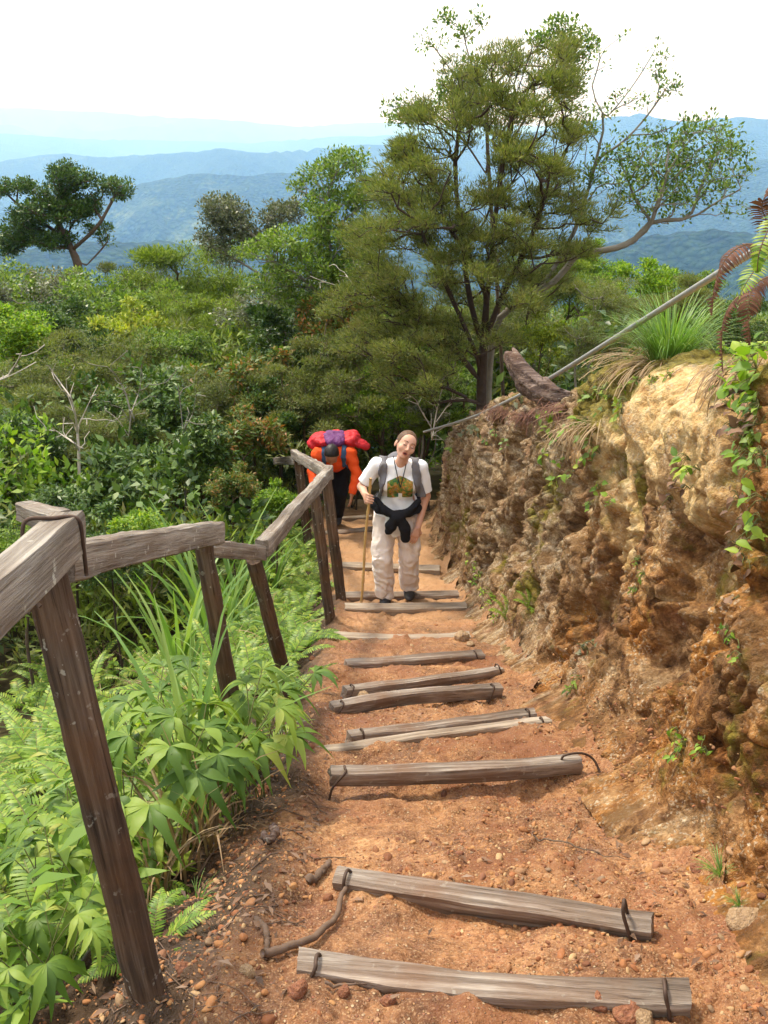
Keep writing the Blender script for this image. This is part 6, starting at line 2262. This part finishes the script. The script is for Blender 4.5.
def woman():
    foot = hit(395, 603, 0.0)
    foot = A3(foot[0], 7.72, float(land(foot[0], 7.72)) + .03)
    e = tag(ob('person', None, None, foot), 'hiker in white T-shirt and pale trousers with closed eyes, leaning on a cane', 'person')
    neck = A3(.035, -.095, 1.300)
    hc = A3(.075, -.165, 1.435)
    Mh = axes(yaw=.14, pitch=-.20, roll=.46)        # tilted to her left, face slightly lifted
    shR, shL = A3(-.155, -.075, 1.245), A3(.205, -.080, 1.225)
    elR, wrR = A3(-.275, -.060, 1.050), A3(-.245, -.265, 1.055)
    elL, wrL = A3(.250, -.050, .965), A3(.185, -.140, .725)
    hipR, hipL = A3(-.085, .0, .79), A3(.105, .0, .79)
    knR, knL = A3(-.110, -.130, .44), A3(.115, -.02, .42)
    anR, anL = A3(-.085, -.06, .075), A3(.125, .090, .075)

    def torso(P, g=0.0):
        d = ell_sd(P, (.030, -.055, 1.12), (.165 + g, .105 + g, .17 + g))
        d = smin(d, ell_sd(P, (.015, -.02, .90), (.160 + g, .115 + g, .17 + g)), .06)
        d = smin(d, cap_sd(P, shR, shL, .046 + g, .046 + g), .05)
        for sx in (-.055, .115):
            d = smin(d, ell_sd(P, (sx, -.135, 1.10), (.060 + g, .050 + g, .060 + g)), .03)
        return d

    def body(P):
        d = torso(P, -.012)
        d = smin(d, cap_sd(P, neck - A3(0, 0, .05), hc - A3(0, -.03, .06), .050, .048), .03)
        d = smin(d, head_sd(P, hc, Mh), .012)
        d = smin(d, chain_sd(P, [shR, elR, wrR], [.047, .036, .025]), .02)
        d = smin(d, chain_sd(P, [shL, elL, wrL], [.047, .036, .025]), .02)
        d = smin(d, hand_sd(P, wrR, (0.15, -1, .10), (-1, .15, .2), 1, .95), .008)
        d = smin(d, hand_sd(P, wrL, (-.35, -.20, -1), (.4, -1, .1), -1, .22), .008)
        for a, b, c in ((hipR, knR, anR), (hipL, knL, anL)):
            d = smin(d, chain_sd(P, [a, b, c], [.080, .052, .036]), .03)
        return d
    sd_obj('body', body, (-.36, -.42, .02), (.36, .20, 1.62), .0052, M['skin'], e)

    # hair drawn back
    def hair(P):
        q = (P - hc) @ Mh
        d = ell_sd(q, (0, .011, .032), (.0800, .0985, .0965)) + .0025 * fbm(q * np.array([120, 40, 60]), 2, 3)
        cut = (q[:, 1] * .75 + .060) - q[:, 2] * .55 + .022 * np.cos(q[:, 0] * 30)    # hairline
        return np.maximum(d, -(q[:, 1] + .048 + np.clip(.085 - q[:, 2], -1, .085) * .38)) if False else np.maximum(d, -(q[:, 1] + q[:, 2] * .5 + .9 * np.clip(np.abs(q[:, 0]) - .045, 0, 1) + .010))
    sd_obj('hair', hair, hc - .14, hc + .15, .005, M['hairbrown'], e)
    # face details
    for sx in (-1, 1):
        pts = [A3(sx * .017, -.0895, .010), A3(sx * .031, -.0925, .004), A3(sx * .045, -.085, .010)]
        mb = MB(); add_tube(mb, smooth_path([hc + Mh @ p for p in pts], 8), .0022, 6); ob('eyelashes', mb.mesh('eyelashes', M['lash']), e)
        pts = [A3(sx * .014, -.094, .034), A3(sx * .031, -.095, .040), A3(sx * .048, -.083, .034)]
        mb = MB(); add_tube(mb, smooth_path([hc + Mh @ p for p in pts], 8), .0026, 6); ob('eyebrow', mb.mesh('eyebrow', M['lash']), e)
    lip = [A3(math.cos(a) * .0185, -.0885 + .004 * abs(math.cos(a)), -.0565 + math.sin(a) * .0105) for a in np.linspace(0, 6.283, 17)]
    mb = MB(); add_tube(mb, [hc + Mh @ p for p in lip], .0036, 6, False); ob('lips', mb.mesh('lips', M['lip']), e)
    sd_obj('mouth', lambda P: ell_sd((P - hc) @ Mh, (0, -.078, -.0565), (.017, .009, .009)), hc - .13, hc + .13, .003, M['mouth'], e)

    # T-shirt: loose, short sleeves, hem over the hips
    def folds(P, a=.006):
        return a * np.sin(P[:, 2] * 38 + 5 * P[:, 0] + 3 * np.sin(P[:, 0] * 17)) * sstep(1.15, .9, P[:, 2]) + .009 * fbm(P * 11, 2, 71)

    def shirt(P):
        d = torso(P, .006)
        d = smin(d, ell_sd(P, (.01, -.008, .73), (.176, .135, .17)), .07)
        d = smin(d, cap_sd(P, shR, shR + (elR - shR) * .80, .058, .062), .025)
        d = smin(d, cap_sd(P, shL, shL + (elL - shL) * .82, .057, .064), .025)
        d = d + folds(P)
        d = np.maximum(d, .625 - P[:, 2] + .01 * np.sin(P[:, 0] * 25))
        for a, b, s in ((shR, elR, .80), (shL, elL, .82)):
            ax = nrm(b - a); L = np.linalg.norm(b - a)
            t = (P - a) @ ax
            far = np.linalg.norm(P - (a + ax * L * .95), axis=1) < .11
            d = np.where(far, np.maximum(d, t - L * s), d)
        nk = ell_sd(P, neck + A3(.01, -.045, .035), (.072, .075, .055))
        return np.maximum(d, -nk)
    sd_obj('t_shirt', shirt, (-.38, -.28, .58), (.38, .20, 1.38), .0062, M['tee'], e)

    def trousers(P):
        d = ell_sd(P, (.01, .0, .76), (.172, .128, .14))
        for a, b, c in ((hipR, knR, anR), (hipL, knL, anL)):
            k = smin(cap_sd(P, a, b, .104, .086), cap_sd(P, b, c, .086, .082), .01)
            d = smin(d, k, .015)
        pk = smin(ell_sd(P, (-.180, -.05, .50), (.030, .055, .075)), ell_sd(P, (.185, -.04, .50), (.028, .05, .07)), .01)
        d = smin(d, pk, .02)
        w = .0045 * np.sin(P[:, 2] * 60 + 26 * P[:, 0] + 11 * fbm(P * 7, 2, 3)) * sstep(.8, .3, P[:, 2]) + .012 * fbm(P * np.array([16, 16, 9]), 3, 13) + .006 * np.abs(fbm(P * np.array([14, 14, 6]), 2, 17))
        d = d + w
        d = np.maximum(d, .055 + .01 * np.sin(P[:, 0] * 30) - P[:, 2])
        return np.maximum(d, P[:, 2] - .80)
    sd_obj('trousers', trousers, (-.28, -.24, .03), (.30, .18, .86), .0065, M['trouser'], e)
    for an, s in ((anR, 'R'), (anL, 'L')):
        def boot(P, an=an):
            d = smin(ell_sd(P, an + A3(0, -.06, -.045), (.048, .115, .040)), cap_sd(P, an + A3(0, .01, -.03), an + A3(0, .01, .05), .045, .045), .03)
            return np.maximum(d, -(P[:, 2] + .005))
        sd_obj('boot', boot, an - A3(.09, .22, .12), an + A3(.09, .12, .12), .006, M['boot'], e)

    # black sweater tied round the waist: band, knot and two hanging sleeves
    def sweater(P):
        d = None
        a = np.linspace(0, 2 * math.pi, 15)
        ring = [A3(.02 + .205 * math.sin(t), -.03 - .165 * math.cos(t), .845 + .035 * (1 - math.cos(t)) + .015) for t in a]
        d = chain_sd(P, ring, [.026] * 15, .02)
        d = smin(d, ell_sd(P, (.012, -.215, .850), (.048, .040, .036)), .02)
        d = smin(d, chain_sd(P, [A3(-.155, -.16, .975), A3(-.09, -.20, .90), A3(0, -.215, .855)], [.024, .030, .030]), .02)
        d = smin(d, chain_sd(P, [A3(.185, -.15, .955), A3(.10, -.20, .88), A3(.02, -.215, .86)], [.024, .030, .030]), .02)
        d = smin(d, chain_sd(P, [A3(-.005, -.225, .84), A3(-.035, -.215, .77), A3(-.055, -.20, .715)], [.034, .044, .034]), .015)
        d = smin(d, chain_sd(P, [A3(.035, -.225, .84), A3(.075, -.215, .75), A3(.085, -.20, .655)], [.034, .044, .040]), .015)
        return d + .008 * fbm(P * 22, 3, 4)
    sd_obj('tied_sweater', sweater, (-.26, -.31, .58), (.30, .19, 1.03), .0065, M['black'], e)

    # print on the chest, laid on the cloth
    def on_cloth(x, z, off):
        y = np.full(x.shape, -.33)
        for _ in range(60):
            P = np.stack([x.ravel(), y.ravel(), z.ravel()], -1)
            y = y + np.clip(shirt(P).reshape(x.shape) - off, -.02, .02) * .7
        return np.stack([x, y, z], -1)
    g = np.linspace(-1, 1, 25)
    U, Vv = np.meshgrid(g, g, indexing='ij')
    x = .035 + U * .104
    z = 1.072 + Vv * .078 + .034 * (1 - np.abs(U)) * (Vv > 0) * Vv - .012 * np.abs(U)
    Pp = on_cloth(x, z, .003)
    mb = MB(); mb.add(Pp.reshape(-1, 3), grid_faces(25, 25)[:, ::-1]); ob('shirt_print', mb.mesh('shirt_print', M['print']), e)
    # cord and card round the neck
    zz = np.linspace(1.31, 1.085, 14)
    for sx in (-1, 1):
        xs = .038 + sx * .055 * (zz - 1.085) / .225
        pp = on_cloth(xs[None, :], zz[None, :], .006)[0]
        mb = MB(); add_tube(mb, pp, .0035, 6); ob('neck_cord', mb.mesh('neck_cord', M['blackcord']), e)
    x0, z0 = np.meshgrid(np.linspace(.022, .052, 6), np.linspace(.975, 1.030, 8), indexing='ij')
    cf = on_cloth(x0, z0, .010)
    mb = MB(); mb.add(cf.reshape(-1, 3), grid_faces(6, 8)[:, ::-1]); mb.add((cf + [0, .003, 0]).reshape(-1, 3), grid_faces(6, 8)); ob('name_card', mb.mesh('name_card', M['card']), e)

    # small grey rucksack; only the straps show from the front
    bp = tag(ob('backpack', None, None, foot), 'grey rucksack with broad straps over the shoulders of the hiker in white', 'backpack')
    for sx, sh, yb in ((-1, shR, 0), (1, shL, 0)):
        def strap(P, sx=sx):
            a = [A3(.03 + sx * .125, .06, 1.17), A3(.03 + sx * .128, -.02, 1.305), A3(.03 + sx * .130, -.12, 1.245), A3(.03 + sx * .148, -.165, 1.13), A3(.03 + sx * .180, -.125, 1.00), A3(.03 + sx * .190, -.03, .92)]
            d = chain_sd(P, a, [.036] * 6, .01)
            return np.maximum(np.maximum(d, np.abs(shirt(P) - .008) - .009), -ell_sd(P, hc, (.085, .09, .12)))
        sd_obj('strap', strap, (-.28, -.27, .88), (.32, .14, 1.36), .0055, M['greystrap'], bp)
    def sack(P):
        return smin(ell_sd(P, (.02, .165, 1.06), (.15, .10, .22)), ell_sd(P, (.02, .215, .98), (.11, .08, .12)), .04) + .006 * fbm(P * 12, 2, 3)
    sd_obj('sack', sack, (-.20, .02, .78), (.24, .36, 1.32), .010, M['greystrap'], bp)

    # the cane, through the closed right hand down to the tread
    top = wrR + A3(.035, -.075, .20)
    bot = at(361, 602, 7.45) - foot
    bot[2] = float(land(bot[0] + foot[0], bot[1] + foot[1])) - foot[2] + .03
    grip = wrR + nrm(A3(0.15, -1, .10)) * .085 + A3(.018, 0, 0)
    top = grip + (grip - bot) / np.linalg.norm(grip - bot) * .17
    mb = MB()
    L = np.linspace(0, 1, 44)
    add_tube(mb, (bot + (top - bot) * L[:, None]) + np.stack([.004 * np.sin(L * 9), 0 * L, 0 * L], -1), .0105 + .0025 * (np.mod(np.arange(44), 8) == 0), 10)
    o = ob('walking_cane', mb.mesh('walking_cane', M['bamboo']), None, foot)
    tag(o, 'straight yellow-brown cane gripped by the hiker in white', 'cane')


def man():
    foot = A3(0, 11.15, 0)
    foot[0] = at(337, 528, 11.15)[0]
    foot[2] = float(land(foot[0], foot[1])) + .03
    e = tag(ob('person', None, None, foot), 'hiker in orange long-sleeved top and black trousers, bent forward under a load', 'person')
    hip = A3(.0, .05, .80)
    chest = A3(.0, -.27, .94)
    neck = A3(0, -.39, 1.01)
    hc = A3(-.02, -.50, 1.05)
    Mh = axes(0, .95, 0.05)
    shR, shL = A3(-.185, -.32, 1.00), A3(.185, -.32, 1.00)
    elR, wrR = A3(-.26, -.34, .77), A3(-.21, -.53, .66)
    elL, wrL = A3(.26, -.39, .77), A3(.20, -.47, .56)
    legs = ((A3(-.09, .05, .80), A3(-.09, -.10, .46), A3(-.06, .04, .08)), (A3(.09, .05, .80), A3(.06, -.06, .44), A3(.01, .10, .08)))

    def torso(P, g=0):
        d = cap_sd(P, hip, chest, .13 + g, .135 + g)
        d = smin(d, cap_sd(P, shR, shL, .062 + g, .062 + g), .06)
        return d

    def body(P):
        d = torso(P, -.015)
        d = smin(d, cap_sd(P, neck + A3(0, .05, 0), hc, .055, .052), .03)
        d = smin(d, head_sd(P, hc, Mh), .012)
        d = smin(d, chain_sd(P, [shR, elR, wrR], [.050, .038, .028]), .02)
        d = smin(d, chain_sd(P, [shL, elL, wrL], [.050, .038, .028]), .02)
        d = smin(d, hand_sd(P, wrR, (.1, -1, -.5), (-.3, 0, 1), -1, .5), .008)
        d = smin(d, hand_sd(P, wrL, (-.15, -.2, -1), (1, -.2, 0), -1, .3), .008)
        for a, b, c in legs: d = smin(d, chain_sd(P, [a, b, c], [.085, .056, .04]), .03)
        return d
    sd_obj('body', body, (-.36, -.72, .02), (.36, .28, 1.25), .0065, M['skin2'], e)

    def hair(P):
        q = (P - hc) @ Mh
        d = ell_sd(q, (0, .012, .034), (.084, .104, .098)) + .003 * fbm(q * 90, 2, 3)
        return np.maximum(d, -(q[:, 1] + q[:, 2] * .62 - .004))
    sd_obj('hair', hair, hc - .16, hc + .16, .006, M['hairblack'], e)

    def top(P):
        d = np.maximum(torso(P, .012), .70 - P[:, 2] - .45 * (P[:, 1] + .1))
        d = smin(d, chain_sd(P, [shR, elR, wrR], [.068, .058, .046]), .03)
        d = smin(d, chain_sd(P, [shL, elL, wrL], [.068, .058, .046]), .03)
        d = d + .008 * fbm(P * 13, 3, 21) + .004 * np.sin(P[:, 2] * 60 + P[:, 0] * 20)
        for w, el in ((wrR, elR), (wrL, elL)):
            ax = nrm(w - el)
            near = np.linalg.norm(P - w, axis=1) < .12
            d = np.where(near, np.maximum(d, (P - w) @ ax + .01), d)
        return d
    sd_obj('orange_top', top, (-.36, -.64, .46), (.38, .25, 1.20), .0075, M['orange'], e)

    def trousers(P):
        d = ell_sd(P, (0, .05, .80), (.16, .14, .14))
        for a, b, c in legs: d = smin(d, chain_sd(P, [a, b, c], [.105, .078, .062]), .03)
        d = d + .008 * fbm(P * 10, 3, 31)
        return np.maximum(d, .07 - P[:, 2])
    sd_obj('trousers', trousers, (-.25, -.25, .04), (.25, .28, .98), .008, M['black'], e)
    for a, b, an in legs:
        def boot(P, an=an):
            d = smin(ell_sd(P, an + A3(0, -.06, -.045), (.048, .125, .042)), cap_sd(P, an + A3(0, .01, -.03), an + A3(0, .01, .05), .048, .048), .03)
            return np.maximum(d, -(P[:, 2] + .005))
        sd_obj('boot', boot, an - A3(.09, .24, .12), an + A3(.09, .12, .12), .008, M['boot'], e)

    bp = tag(ob('backpack', None, None, foot), 'bulky red rucksack with a purple middle riding high on the hiker in orange', 'backpack')
    def red(P):
        d = ell_sd(P, (-.15, -.14, 1.13), (.14, .20, .072))
        d = smin(d, ell_sd(P, (.15, -.12, 1.13), (.16, .20, .078)), .04)
        d = smin(d, ell_sd(P, (.29, -.17, 1.09), (.12, .12, .055), axes(roll=.35)), .02)
        d = smin(d, ell_sd(P, (-.24, -.17, 1.08), (.09, .12, .06)), .02)
        d = smin(d, ell_sd(P, (.02, .02, .98), (.20, .15, .20)), .05)
        return d + .030 * fbm(P * 9, 3, 41) + .010 * np.abs(fbm(P * 16, 2, 43))
    sd_obj('red_cover', red, (-.44, -.44, .72), (.48, .24, 1.34), .009, M['redpack'], bp)
    def pur(P):
        d = smin(ell_sd(P, (-.05, -.16, 1.14), (.095, .22, .072)), ell_sd(P, (.055, -.15, 1.13), (.095, .22, .070)), .05)
        return d + .020 * fbm(P * 9, 3, 51)
    sd_obj('purple_bag', pur, (-.20, -.46, .96), (.22, .12, 1.36), .009, M['purple'], bp)
    for sx in (-1, 1):
        def strap(P, sx=sx):
            a = [A3(sx * .11, -.10, 1.10), A3(sx * .115, -.30, 1.10), A3(sx * .110, -.43, 1.00), A3(sx * .12, -.40, .87), A3(sx * .15, -.25, .80)]
            return np.maximum(chain_sd(P, a, [.030] * 5, .01), np.abs(top(P) - .008) - .009)
        sd_obj('strap', strap, (-.25, -.58, .72), (.25, 0, 1.20), .0075, M['bluestrap'], bp)


woman()
man()
